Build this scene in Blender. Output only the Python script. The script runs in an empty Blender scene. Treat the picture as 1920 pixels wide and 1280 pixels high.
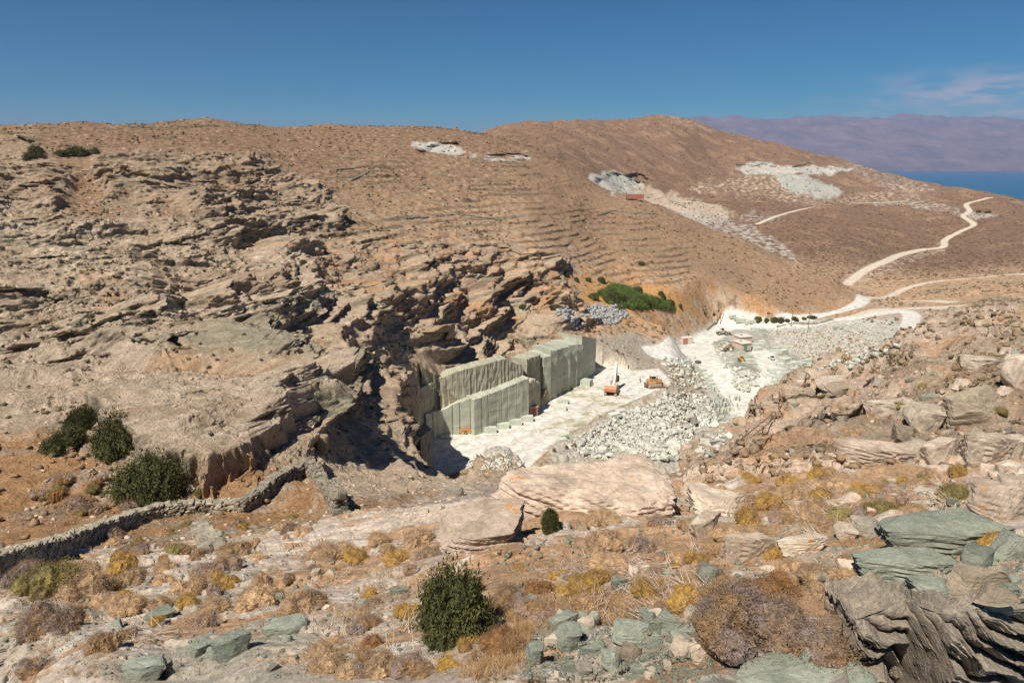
import bpy, bmesh, math, random, sys, os
import numpy as np
from mathutils import Vector, Matrix
R = math.radians
SC = bpy.context.scene
COL = SC.collection
# ------------------------------------------------------------------ camera, world, sun
FPX, CX, CY, PITCH = 1280.0, 960.0, 640.0, R(14.54)
cam_d = bpy.data.cameras.new('camera'); cam = bpy.data.objects.new('camera', cam_d); COL.objects.link(cam)
cam_d.sensor_width = 36.0; cam_d.lens = 24.0; cam_d.clip_start = 0.1; cam_d.clip_end = 120000
cam.rotation_euler = (R(90) - PITCH, 0, 0); cam.location = (0, 0, 0)
SC.camera = cam
SUN_AZ_TRAVEL = math.atan2(0.80, 0.60); SUN_EL = R(56)      # direction the light travels, from the +x axis
sun_d = bpy.data.lights.new('sun', 'SUN'); sun = bpy.data.objects.new('sun', sun_d); COL.objects.link(sun)
sun_d.energy = 4.9; sun_d.angle = R(0.5); sun_d.color = (1.0, 0.93, 0.82)
tv = Vector((math.cos(SUN_AZ_TRAVEL)*math.cos(SUN_EL), math.sin(SUN_AZ_TRAVEL)*math.cos(SUN_EL), -math.sin(SUN_EL)))
sun.rotation_euler = tv.to_track_quat('-Z', 'Y').to_euler()
world = bpy.data.worlds.new('World'); SC.world = world; world.use_nodes = True
wn, wl = world.node_tree.nodes, world.node_tree.links
bg = wn['Background']
sky = wn.new('ShaderNodeTexSky'); sky.sky_type = 'NISHITA'; sky.sun_disc = False
sky.sun_elevation = SUN_EL
sky.sun_rotation = math.atan2(-tv.x, -tv.y)      # towards the sun, clockwise from +y
sky.altitude = 200; sky.air_density = 1.0; sky.dust_density = 0.15; sky.ozone_density = 3.0
hsv = wn.new('ShaderNodeHueSaturation'); hsv.inputs['Saturation'].default_value = 1.85; hsv.inputs['Value'].default_value = 0.74
hsv.inputs['Hue'].default_value = 0.478
gm = wn.new('ShaderNodeGamma'); gm.inputs[1].default_value = 1.6
v1 = wn.new('ShaderNodeVectorMath'); v1.operation = 'SCALE'; v1.inputs['Scale'].default_value = 0.11
v2 = wn.new('ShaderNodeVectorMath'); v2.operation = 'SCALE'; v2.inputs['Scale'].default_value = 8.0
wl.new(sky.outputs[0], v1.inputs[0]); wl.new(v1.outputs[0], gm.inputs[0]); wl.new(gm.outputs[0], v2.inputs[0])
wl.new(v2.outputs[0], hsv.inputs['Color'])
# thin far clouds low over the island on the right, part of the sky
tc = wn.new('ShaderNodeTexCoord'); sp = wn.new('ShaderNodeSeparateXYZ'); wl.new(tc.outputs['Generated'], sp.inputs[0])
def wmath(op, a, b=None, c=None):
    n = wn.new('ShaderNodeMath'); n.operation = op
    for i, v in enumerate((a, b, c)):
        if v is None: continue
        if isinstance(v, (int, float)): n.inputs[i].default_value = v
        else: wl.new(v, n.inputs[i])
    return n.outputs[0]
def wmap(v, a, b, c=0.0, d=1.0):
    n = wn.new('ShaderNodeMapRange'); n.interpolation_type = 'SMOOTHSTEP'
    wl.new(v, n.inputs[0])
    for i, x in zip((1, 2, 3, 4), (a, b, c, d)): n.inputs[i].default_value = x
    return n.outputs[0]
mpg = wn.new('ShaderNodeMapping'); mpg.inputs['Scale'].default_value = (9, 9, 34)
wl.new(tc.outputs['Generated'], mpg.inputs[0])
cn = wn.new('ShaderNodeTexNoise'); cn.inputs['Scale'].default_value = 1.5; cn.inputs['Detail'].default_value = 7; cn.inputs['Roughness'].default_value = 0.55
wl.new(mpg.outputs[0], cn.inputs['Vector'])
az = wmath('DIVIDE', sp.outputs[0], sp.outputs[1])
m = wmath('MULTIPLY', wmap(az, 0.36, 0.70), wmath('MULTIPLY', wmap(sp.outputs[2], 0.03, 0.065), wmap(sp.outputs[2], 0.078, 0.118, 1, 0)))
m = wmath('MULTIPLY', m, wmap(cn.outputs[0], 0.42, 0.60, 0.15, 1.0))
m = wmath('MULTIPLY', m, wmap(sp.outputs[1], 0.0, 0.3))
mixc = wn.new('ShaderNodeMixRGB'); mixc.inputs[2].default_value = (6.0, 5.2, 5.8, 1)
wl.new(wmath('MULTIPLY', m, 0.9), mixc.inputs[0])
tint = wn.new('ShaderNodeMixRGB'); tint.blend_type = 'MULTIPLY'; tint.inputs[0].default_value = 1.0; tint.inputs[2].default_value = (.42, .93, 1.12, 1)
wl.new(hsv.outputs[0], tint.inputs[1]); wl.new(tint.outputs[0], mixc.inputs[1])
wl.new(mixc.outputs[0], bg.inputs['Color']); bg.inputs['Strength'].default_value = 0.072
SC.view_settings.view_transform = 'Standard'; SC.view_settings.look = 'None'
SC.view_settings.exposure = 0.42; SC.view_settings.gamma = 1.0
SC.cycles.max_bounces = 5; SC.cycles.diffuse_bounces = 3; SC.cycles.volume_bounces = 0
SC.cycles.use_denoising = True

# ------------------------------------------------------------------ numeric helpers
cp, spi = math.cos(PITCH), math.sin(PITCH)
def ray(px, py):                       # photograph pixel -> (x, z) at forward distance 1
    u = (np.asarray(px, float)-CX)/FPX; v = (CY-np.asarray(py, float))/FPX
    f = cp + v*spi
    return u/f, (-spi + v*cp)/f
def project(x, y, z):                  # world -> photograph pixel
    d = y*cp - z*spi; up = y*spi + z*cp
    return CX + FPX*x/d, CY - FPX*up/d
_tabs = {}
def perlin(x, y, seed=0):
    if seed not in _tabs:
        r = np.random.RandomState(seed+11); a = r.rand(65536)*2*np.pi
        _tabs[seed] = (np.cos(a).astype(np.float32), np.sin(a).astype(np.float32))
    gx, gy = _tabs[seed]
    xi = np.floor(x).astype(np.int64); yi = np.floor(y).astype(np.int64)
    xf = (x-xi).astype(np.float32); yf = (y-yi).astype(np.float32)
    def g(ix, iy, dx, dy):
        h = ((ix*73856093) ^ (iy*19349663) ^ ((ix*iy)*83492791)) & 0xffff
        return gx[h]*dx + gy[h]*dy
    u = xf*xf*xf*(xf*(xf*6-15)+10); v = yf*yf*yf*(yf*(yf*6-15)+10)
    a = g(xi, yi, xf, yf); b = g(xi+1, yi, xf-1, yf); c = g(xi, yi+1, xf, yf-1); d = g(xi+1, yi+1, xf-1, yf-1)
    return ((a+(b-a)*u) + ((c+(d-c)*u)-(a+(b-a)*u))*v)*1.5
def fbm(x, y, lam, octs, gain=0.5, seed=0, cell=None, ridged=False):
    s = np.zeros(np.shape(x), np.float32); amp = 1.0
    for k in range(octs):
        l = lam*0.5**k
        n = perlin(x/l+17.3*k, y/l-9.1*k, seed+k)
        if ridged: n = 1-2*np.abs(n)
        if cell is not None: n = n*np.clip((l/cell-2.0)/3.0, 0, 1)
        s += amp*n; amp *= gain
    return s
def sstep(a, b, x): t = np.clip((x-a)/(b-a), 0, 1); return t*t*(3-2*t)
def lerp(a, b, t): return a+(b-a)*t
# ------------------------------------------------------------------ terrain control points (photo pixel, forward distance)
P = '''-300 1280 13;0 1280 10.5;200 1280 9;500 1280 8;960 1280 6.3;1350 1280 5;1700 1280 4.4;1920 1280 4.2;2200 1280 4.2
-300 1700 7;400 1700 5;960 1700 3.9;1500 1700 3.3;2100 1700 3
-300 1150 18;0 1150 14;250 1150 13.5;500 1150 12;740 1150 10.5;960 1150 8.8;1200 1150 8.2;1450 1150 7.4;1700 1150 6.6;1920 1150 6.2;2200 1150 6
-300 1060 30;0 1060 24;250 1050 21;500 1050 18;740 1060 15;960 1060 12;1300 1060 11;1600 1060 9.8;1920 1060 8.6
250 1000 36;400 980 38;560 970 38;660 950 36;740 980 22;960 985 16.5;1150 985 16;1300 985 15.5;1600 985 14.2;1920 985 12.6
-300 900 55;0 1010 36;0 900 48;150 940 44;300 900 48;450 920 47;560 900 50;640 940 44;700 930 48;760 930 56;800 950 30;860 930 70;960 930 22;1100 920 23;1250 930 22;1300 930 21;1450 920 21;1600 920 20;1920 920 18
1400 880 29;1600 880 28;1800 880 26;1340 880 42
100 820 56;300 850 52;420 850 54;560 840 60;700 860 73;800 885 88;880 884 113;960 882 110;1000 900 60;1050 930 30
0 760 64;150 740 68;300 740 66;440 740 68;540 770 70;640 790 82;735 812 98;762 846 108;792 876 118
-300 700 80;0 690 80;150 690 80;300 680 84;500 690 86;620 720 100;700 730 113;760 750 124
-300 600 98;0 600 98;200 600 102;400 600 108;600 620 122;700 640 135;790 660 152
-300 500 125;0 500 125;200 500 132;400 500 146;600 540 160;750 560 175;900 600 195;1000 600 208
-300 400 165;0 400 172;200 400 184;400 400 200;600 440 220;750 470 225;900 500 240;1000 520 248
-300 300 250;0 300 255;200 300 262;400 310 275;600 340 290;750 380 290;900 400 305;1000 440 290;1080 480 285
-300 238 335;0 236 335;150 229 340;250 235 360;385 222 385;500 243 430;620 235 440;780 237 450;870 247 480;950 270 500;1020 290 480;1060 312 440;1100 334 410;1180 366 395;1240 385 390;1300 412 385;1400 450 368;1494 493 352;1560 522 345;1616 553 340
1120 420 345;1200 460 325;1300 480 328;1400 520 325;1500 560 315;1100 540 262;1180 570 262;1200 530 290;1300 560 288;1400 580 292;1540 590 303
900 645 186;1000 630 192;1050 615 200;1100 610 222;1160 625 225;1220 640 232;1260 620 240;1320 610 262
1590 545 400;1620 557 346;1690 475 560;1640 500 480;1770 455 640;1825 420 740;1855 373 960;1700 578 300;1750 545 370;1800 520 440;1920 512 430;1720 600 270;1700 625 235;1850 575 260
950 236 1100;1100 229 1200;1250 222 1300;1300 232 1320;1400 262 1350;1500 282 1430;1600 307 1400;1700 337 1330;1850 366 1230;1950 392 1150;2200 430 1050
1100 322 700;1200 345 850;1200 280 1050;1200 372 770;1300 390 720;1350 300 1150;1500 332 1080;1500 370 950;1400 400 740;1600 400 760;1500 440 600;1560 480 500;1600 360 1050;1700 400 850;1700 440 660;1850 440 640
1420 775 108;1450 800 88;1500 735 118;1560 702 126;1640 665 128;1700 642 126;1800 606 118;1920 578 108;2200 520 100
1600 800 52;1750 800 44;1920 800 38;1550 760 88;1700 720 78;1850 680 74;1920 640 84;1500 840 56;1400 840 72;1350 850 88;1345 870 62;2200 700 60
1480 610 288;1560 605 280;1640 590 285'''
W = '''960 3.3 -4.6;400 3 -4.6;1600 2.6 -3.9;960 2 -4;200 1.5 -4;1800 1.5 -3.4
795 126 -61;815 126 -62;960 150 -63;1050 150 -63;960 180 -62;1300 150 -66;1150 160 -64;1240 180 -64;1240 215 -64;1380 160 -70;1400 185 -71;1440 220 -71;1500 210 -71;1560 215 -71;1400 250 -70;1330 260 -68;1480 245 -71;1600 240 -69;1340 130 -66;1250 120 -62;1150 110 -61;1060 90 -57
1440 140 -60;1500 150 -60;1600 160 -59;1700 170 -57;1800 160 -52;1920 150 -46;1700 210 -62;1900 220 -58;2200 180 -45;1600 270 -64
1180 455 -42;1300 460 -50;1400 430 -60;1500 420 -68;1080 520 -22;980 600 -5;860 640 5;700 560 8;500 520 8;200 450 0;-200 450 -5;1560 400 -70
-200 700 -60;400 800 -40;700 850 -30;-300 1800 -200;400 2400 -200;960 2400 -200;1300 2200 -200;1600 2100 -200;1900 1900 -200;2300 1700 -190;1920 1500 -125;2300 1300 -110;1600 1700 -60;1300 1700 20;1000 1600 10'''
ctl = []
for s in P.replace('\n', ';').split(';'):
    a, b, c = map(float, s.split()); x, t = ray(a, b); ctl.append((float(x), math.log(c), float(t)))
for s in W.replace('\n', ';').split(';'):
    a, c, z = map(float, s.split()); x, _ = ray(a, 640); ctl.append((float(x), math.log(c), z/c))
ctl = np.array(ctl)
KU = 2.4
def tps_fit(c, lam):
    X = c[:, :2].copy(); X[:, 0] *= KU; n = len(X)
    d2 = ((X[:, None]-X[None])**2).sum(-1)
    K = 0.5*d2*np.log(d2+1e-12); A = np.zeros((n+3, n+3)); A[:n, :n] = K + lam*np.eye(n)
    A[:n, n] = 1; A[:n, n+1:] = X; A[n, :n] = 1; A[n+1:, :n] = X.T
    w = np.linalg.solve(A, np.concatenate([c[:, 2], np.zeros(3)]))
    return X, w
def tps_eval(fit, u, l):
    X, w = fit; n = len(X); u = u.ravel()*KU; l = l.ravel(); out = np.zeros(len(u))
    for i in range(0, len(u), 20000):
        a = np.stack([u[i:i+20000], l[i:i+20000]], 1)
        d2 = ((a[:, None]-X[None])**2).sum(-1)
        out[i:i+20000] = (0.5*d2*np.log(d2+1e-12))@w[:n] + w[n] + a@w[n+1:]
    return out
fit = tps_fit(ctl, 0.0008)
GU, GL = 260, 420
U0, U1, L0, L1 = -0.98, 0.98, math.log(2.2), math.log(2000)
gu = np.linspace(U0, U1, GU); gl = np.linspace(L0, L1, GL)
T0 = tps_eval(fit, *np.meshgrid(gu, gl)).reshape(GL, GU)
# ------------------------------------------------------------------ flat working areas of the quarry (world outlines, from the photo at their level)
def at_level(pts, z):
    o = []
    for a, b in pts:
        x, t = ray(a, b); Y = z/float(t); o.append((float(x)*Y, Y))
    return np.array(o)
ZF, ZL = -62.0, -71.0
FOOT = at_level([(770, 873), (784, 872), (788, 850), (790, 828), (829, 814), (882, 810), (885, 812), (998, 780), (1002, 772), (1022, 760), (1034, 745), (1057, 727), (1070, 725), (1085, 704), (1094, 694)], ZF)
floor_poly = np.array(list(FOOT) + list(at_level([(1110, 688), (1150, 689), (1195, 695), (1235, 690), (1262, 716), (1240, 730), (1190, 750), (1140, 772), (1090, 800), (1040, 830), (990, 880), (960, 905), (890, 893), (830, 885)], ZF)))
low_poly = at_level([(1240, 660), (1320, 630), (1345, 612), (1440, 620), (1440, 650), (1540, 690), (1500, 712), (1450, 750), (1410, 790), (1360, 860), (1330, 800), (1320, 745), (1340, 735), (1310, 690), (1290, 668)], ZL)
def poly_sd(x, y, poly):                 # signed distance, + inside
    shp = x.shape; x = x.ravel(); y = y.ravel()
    d = np.full(x.shape, 1e9); ins = np.zeros(x.shape, bool); n = len(poly)
    for i in range(n):
        ax, ay = poly[i]; bx, by = poly[(i+1) % n]; ex, ey = bx-ax, by-ay
        t = np.clip(((x-ax)*ex+(y-ay)*ey)/(ex*ex+ey*ey+1e-9), 0, 1)
        d = np.minimum(d, (x-ax-t*ex)**2+(y-ay-t*ey)**2)
        c = ((ay > y) != (by > y)); xx = (bx-ax)*(y-ay)/((by-ay) if by != ay else 1e-9)+ax
        ins ^= c & (x < xx)
    d = np.sqrt(d); return np.where(ins, d, -d).reshape(shp)
def line_d(x, y, pts, reach=40.0):
    pts = np.asarray(pts, float); shp = x.shape; x = x.ravel(); y = y.ravel(); out = np.full(x.shape, 1e3)
    m = (x > pts[:, 0].min()-reach) & (x < pts[:, 0].max()+reach) & (y > pts[:, 1].min()-reach) & (y < pts[:, 1].max()+reach)
    X, Y = x[m], y[m]; d = np.full(X.shape, 1e6)
    for (ax, ay), (bx, by) in zip(pts[:-1], pts[1:]):
        ex, ey = bx-ax, by-ay; t = np.clip(((X-ax)*ex+(Y-ay)*ey)/(ex*ex+ey*ey+1e-9), 0, 1)
        d = np.minimum(d, (X-ax-t*ex)**2+(Y-ay-t*ey)**2)
    out[m] = np.sqrt(d); return out.reshape(shp)
# ------------------------------------------------------------------ terrain grid: columns of constant bearing, rows of growing distance
Q = 1.0
NU = int(1420*Q)
segs = [(2.2, 4, 60), (4, 30, 640), (30, 120, 560), (120, 500, 720), (500, 1500, 330), (1500, 2000, 20)]
rows = np.concatenate([np.exp(np.linspace(math.log(a), math.log(b), max(4, int(n*Q)), endpoint=False)) for a, b, n in segs] + [[2000.0]])
cols = np.concatenate([np.linspace(U0, -0.80, int(60*Q), endpoint=False), np.linspace(-0.80, 0.80, NU), np.linspace(0.80, U1, int(60*Q)+1)[1:]])
NR, NC = len(rows), len(cols)
uu, yy = np.meshgrid(cols, rows)
fi = (np.log(yy)-L0)/(L1-L0)*(GL-1); fj = (uu-U0)/(U1-U0)*(GU-1)
i0 = np.clip(fi.astype(int), 0, GL-2); j0 = np.clip(fj.astype(int), 0, GU-2); a = fi-i0; b = fj-j0
tt = (T0[i0, j0]*(1-b)+T0[i0, j0+1]*b)*(1-a) + (T0[i0+1, j0]*(1-b)+T0[i0+1, j0+1]*b)*a
del fi, fj, i0, j0, a, b
X = (uu*yy); Y = yy.copy(); Z = tt*yy
CELL = (0.0016*Y/Q).astype(np.float32)
X = X.astype(np.float64)
fl = poly_sd(X, Y, floor_poly); lo = poly_sd(X, Y, low_poly)
Zn = Z.copy()
# lower yard blends in over a slope, upper floor cuts hard on the wall side
Z = lerp(Z, ZL, sstep(-13, 1, lo))
wallside = line_d(X, Y, FOOT, 60)
kf = np.where((fl < 0) & (wallside < 14), np.clip(fl/0.25+1, 0, 1), sstep(-7, 0.5, fl))
Z = lerp(Z, ZF, kf)
QUARRY = np.maximum(kf, sstep(-4, 1, lo))
PXv, PYv = project(X, Y, Z)
# ------------------------------------------------------------------ looking points up on the ground
def hit(px, py, off=0.0, grid=None):
    """first ground point seen at a photograph pixel (used to lay the site out to scale)"""
    gx, gy, gz, gp = grid or (X, Y, Z, PYv)
    u = float(ray(px, py)[0])
    j = int(np.clip(np.searchsorted(cols, u), 1, NC-1)); j = j if abs(cols[j]-u) < abs(cols[j-1]-u) else j-1
    for it in range(3 if grid is not None else 1):
        c = gp[:, j]; k = np.nonzero(c[1:] <= py)[0]
        k = int(k[0]) if len(k) else NR-2
        if grid is None or it == 2: break
        e = px-float(project(gx[k, j], gy[k, j], gz[k, j])[0])
        if abs(e) < 2: break
        j = int(np.clip(np.searchsorted(cols, cols[j]+e/FPX), 0, NC-1))
    t = (c[k]-py)/max(1e-6, (c[k]-c[k+1])); t = min(max(t, 0), 1)
    y = gy[k, j]+(gy[k+1, j]-gy[k, j])*t
    x0 = gx[k, j]+(gx[k+1, j]-gx[k, j])*t
    return Vector((x0+((u-cols[j])*y if grid is None else 0), y, gz[k, j]+(gz[k+1, j]-gz[k, j])*t+off))
_lr = np.log(rows)
def ground_z(x, y, grid=None):
    gz = (grid or (X, Y, Z, PYv))[2]
    i = int(np.clip(np.searchsorted(rows, y)-1, 0, NR-2)); u = x/y
    j = int(np.clip(np.searchsorted(cols, u)-1, 0, NC-2))
    a = (y-rows[i])/(rows[i+1]-rows[i]); b = (u-cols[j])/(cols[j+1]-cols[j]); a = min(max(a, 0), 1); b = min(max(b, 0), 1)
    return (gz[i, j]*(1-b)+gz[i, j+1]*b)*(1-a)+(gz[i+1, j]*(1-b)+gz[i+1, j+1]*b)*a
def imask(poly, feather=8, ymin=0, ymax=1e5, wob=0.0, wl=40.0, seed=50):
    poly = np.array(poly, float); x0, y0 = poly.min(0)-feather-wob*3; x1, y1 = poly.max(0)+feather+wob*3
    m = (PXv > x0) & (PXv < x1) & (PYv > y0) & (PYv < y1) & (Y > ymin) & (Y < ymax)
    out = np.zeros(X.shape, np.float32)
    if m.any():
        sd = poly_sd(PXv[m], PYv[m], poly)
        if wob: sd = sd + wob*fbm(PXv[m], PYv[m]*1.6, wl, 5, 0.6, seed)
        out[m] = sstep(-feather, feather*0.6, sd)
    return out
# ------------------------------------------------------------------ roads: world centre lines
road_px = [
 ('road', [(1858, 371), (1835, 376), (1812, 383), (1818, 396), (1806, 405), (1826, 421), (1800, 434), (1772, 450), (1768, 463), (1730, 468), (1690, 477), (1660, 490), (1620, 508), (1598, 524), (1588, 533)], 5.5),
 ('road', [(1620, 556), (1612, 568), (1580, 582), (1540, 591), (1500, 597), (1460, 603)], 6.0),
 ('road', [(1618, 556), (1640, 558), (1665, 556), (1700, 540), (1760, 527), (1830, 521), (1925, 513)], 5.5),
 ('road', [(1645, 560), (1690, 564), (1740, 564), (1790, 566)], 4.0),
 ('road', [(1370, 602), (1420, 609), (1480, 613), (1540, 606), (1590, 597), (1640, 588), (1690, 583), (1708, 592), (1706, 606), (1700, 622), (1698, 640)], 6.5),
 ('road', [(1600, 594), (1645, 582), (1690, 579), (1740, 577), (1800, 574)], 5.0),
 ('road', [(1420, 420), (1470, 401), (1530, 388), (1600, 381), (1700, 377)], 4.0),
 ('road', [(1225, 661), (1270, 656), (1310, 643), (1335, 628), (1350, 616), (1368, 604)], 8.0),
 ('road', [(1310, 645), (1322, 665), (1340, 690), (1352, 715), (1375, 738), (1396, 750), (1400, 775), (1392, 800)], 7.0),
 ('road', [(1398, 752), (1425, 735), (1442, 712), (1442, 690), (1432, 668), (1418, 655)], 6.0),
]
roads = []
for nm, pts, w in road_px:
    q = [hit(a, b) for a, b in pts]
    pl = []
    for p0, p1, p2, p3 in zip([q[0]]+q[:-2], q[:-1], q[1:], q[2:]+[q[-1]]):
        for k in range(6):
            t = k/6
            pl.append(0.5*((2*p1)+(p2-p0)*t+(2*p0-5*p1+4*p2-p3)*t*t+(3*p1-p0-3*p2+p3)*t**3))
    pl.append(q[-1]); roads.append((nm, np.array([[p.x, p.y] for p in pl]), w))
RD = np.full(X.shape, 1e3); RID = np.full(X.shape, -1, int)
for k, (nm, pl, w) in enumerate(roads):
    m = (Y > pl[:, 1].min()-60) & (Y < pl[:, 1].max()+60)
    d = np.full(X.shape, 1e3); d[m] = line_d(X[m], Y[m], pl, 40)-w/2
    b = d < RD; RD[b] = d[b]; RID[b] = k
# ------------------------------------------------------------------ rock structure
du = np.gradient(Zn, cols, axis=1)/Y; dy = np.gradient(Zn, rows, axis=0) - uu*du
gl_ = np.hypot(du, dy)+0.06; OX, OY = -du/gl_, -dy/gl_; SLOPE = gl_.astype(np.float32); del du, dy
near = 1-sstep(450, 560, Y)
edge = np.clip(RD/1.5, 0, 1)*np.clip(1-QUARRY, 0, 1)
DX = np.zeros(X.shape); DY = np.zeros(X.shape); DZ = np.zeros(X.shape)
wclear = sstep(2.5, 11, wallside); edge = edge*wclear
# where the ledges are strong
A1 = np.zeros(X.shape, np.float32)
def amp(poly, v, f=25, ymin=0, ymax=500, wob=10): 
    global A1
    m = imask(poly, f, ymin, ymax, wob, 90); A1 = A1*(1-m)+v*m
amp([(-400, 430), (-400, 900), (300, 920), (620, 960), (960, 900), (960, 740), (1010, 640), (1110, 600), (1060, 560), (1040, 460), (760, 430), (620, 440), (560, 380), (300, 420)], .95)
amp([(-400, 240), (-400, 440), (110, 430), (130, 330), (60, 255)], 1.2)
amp([(180, 300), (330, 285), (480, 300), (620, 370), (640, 420), (560, 440), (420, 400), (200, 380)], 1.1)
amp([(-100, 610), (560, 560), (680, 600), (790, 640), (800, 720), (740, 780), (560, 720), (230, 690), (-100, 700)], 1.15)
amp([(500, 640), (620, 610), (760, 640), (810, 700), (780, 800), (690, 790), (560, 730)], 0.55)
amp([(-100, 700), (180, 690), (230, 720), (400, 690), (470, 720), (430, 800), (440, 880), (330, 930), (-100, 940)], 0.5)
amp([(560, 780), (700, 780), (800, 860), (900, 890), (900, 930), (650, 950), (560, 860)], 0.22)
amp([(640, 280), (1050, 290), (1100, 420), (1050, 470), (640, 430)], 0.22)
amp([(1300, 900), (1420, 760), (1560, 690), (1950, 560), (1950, 900)], 0.5, 20, 20, 135)
amp([(800, 830), (1010, 800), (1010, 900), (960, 912), (800, 905)], 0.0, 14, 100, 170, 2)
A1 *= near.astype(np.float32)
s0 = Z - 0.10*X + 3.2*fbm(X, Y, 45, 3, 0.5, 3, CELL) + 0.5*fbm(X, Y, 7, 4, 0.55, 8, CELL)
for H, AM, sd, lam in ((9.0, 7.2, 20, 46), (4.2, 3.7, 24, 26), (1.3, 1.35, 28, 9), (0.5, 0.42, 32, 3), (0.18, 0.10, 36, 1.2)):
    Hl = H
    s = (s0 + 0.24*H*fbm(X, Y, lam*0.45, 4, 0.6, sd, CELL))/Hl
    f = s-np.floor(s)
    rnd = perlin(X/lam+5.5, Y/lam+np.floor(s)*3.7, sd+2)
    w = np.clip(0.74+1.7*rnd, 0, 1)*np.clip((H/(CELL*1.3)-1)/2, 0, 1)
    saw = np.where(f < 0.86, (f/0.86)**1.3, (1-f)/0.14)
    lim = np.minimum(1.0, 0.02*Y+0.1) if H < 1 else np.clip((Y-12)/60, 0, 1) if H > 3 else np.clip(Y/40, 0.12, 1)
    blk = np.round(2.6*perlin(X/(lam*0.35), (Y+Z*2)/(lam*0.3), sd+3))/2.6
    D = AM*A1*(w*saw + (0.16 if H > 3 else 0.28)*blk)*edge*lim
    DX += OX*D; DY += OY*D
    DZ += 0.32*D
# tilted slabs whose near edges stand proud: right slope and foreground
RW = imask([(1290, 905), (1330, 850), (1420, 755), (1560, 685), (1700, 625), (2300, 480), (2300, 900)], 14, 24, 140, 8, 60)
FW = (1-sstep(24, 34, Y))*sstep(3, 6, Y)
for P_, A_, sd, wt in ((11.0, 1.3, 501, RW), (4.2, 0.7, 505, RW), (1.7, 0.32, 509, RW), (0.7, .14, 513, RW), (3.4, 0.26, 517, FW), (1.3, 0.13, 521, FW), (0.45, .05, 525, FW)):
    s = (Y+0.30*X+P_*0.55*fbm(X, Y, P_*2.4, 5, .55, sd, CELL))/P_; b_ = np.floor(s); f = s-b_
    g = np.clip(.55+1.6*perlin(X/(P_*1.6)+b_*3.3, b_*7.7+Y*0, sd+3), 0, 1)*wt*edge*np.clip((P_/(CELL*2.5)-1)/2, 0, 1)
    DZ += A_*g*(np.where(f > .1, (1-f)/.9, f/.1)-.9); DY += .75*A_*g*np.clip(1-f/.1, 0, 1)*(f < .1) - .0
DOME = imask([(195, 705), (260, 692), (400, 690), (480, 705), (545, 760), (532, 792), (470, 800), (482, 850), (450, 885), (430, 925), (380, 938), (335, 905), (285, 850), (232, 790), (200, 745)], 7, 40, 110, 13, 60)
DOME = DOME*sstep(685, 790, PYv+14*fbm(X, Y, 9, 4, .6, 611)); DZ += 2.3*DOME; DY -= 0.9*DOME
# caverns and hollows under the overhangs: (px, py, rx, ry, depth m)
def hollow(px, py, rx, ry, dep, rot=0.0, dirn=(0.30, 0.95, -0.10)):
    c = hit(px, py); k0, k1 = np.searchsorted(rows, (c.y*0.72, c.y*1.4)); S = slice(k0, k1)
    m = (abs(PXv[S]-px) < 2*max(rx, ry)) & (abs(PYv[S]-py) < 2*max(rx, ry))
    if not m.any(): return
    a = PXv[S][m]-px; b = PYv[S][m]-py; cr, sr = math.cos(rot), math.sin(rot)
    p = (a*cr-b*sr)/rx; q = (a*sr+b*cr)/ry
    n = 0.35*fbm(X[S][m], Y[S][m]+Z[S][m], rx*c.y/FPX*0.9, 4, 0.6, 77)
    r = np.sqrt(p*p+q*q)+n
    g = 0.6*dep*np.clip((1.05-r)/np.where(q < 0.1, 0.16, 0.7), 0, 1)
    DX[S][m] += dirn[0]*g; DY[S][m] += dirn[1]*g; DZ[S][m] += dirn[2]*g
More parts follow.
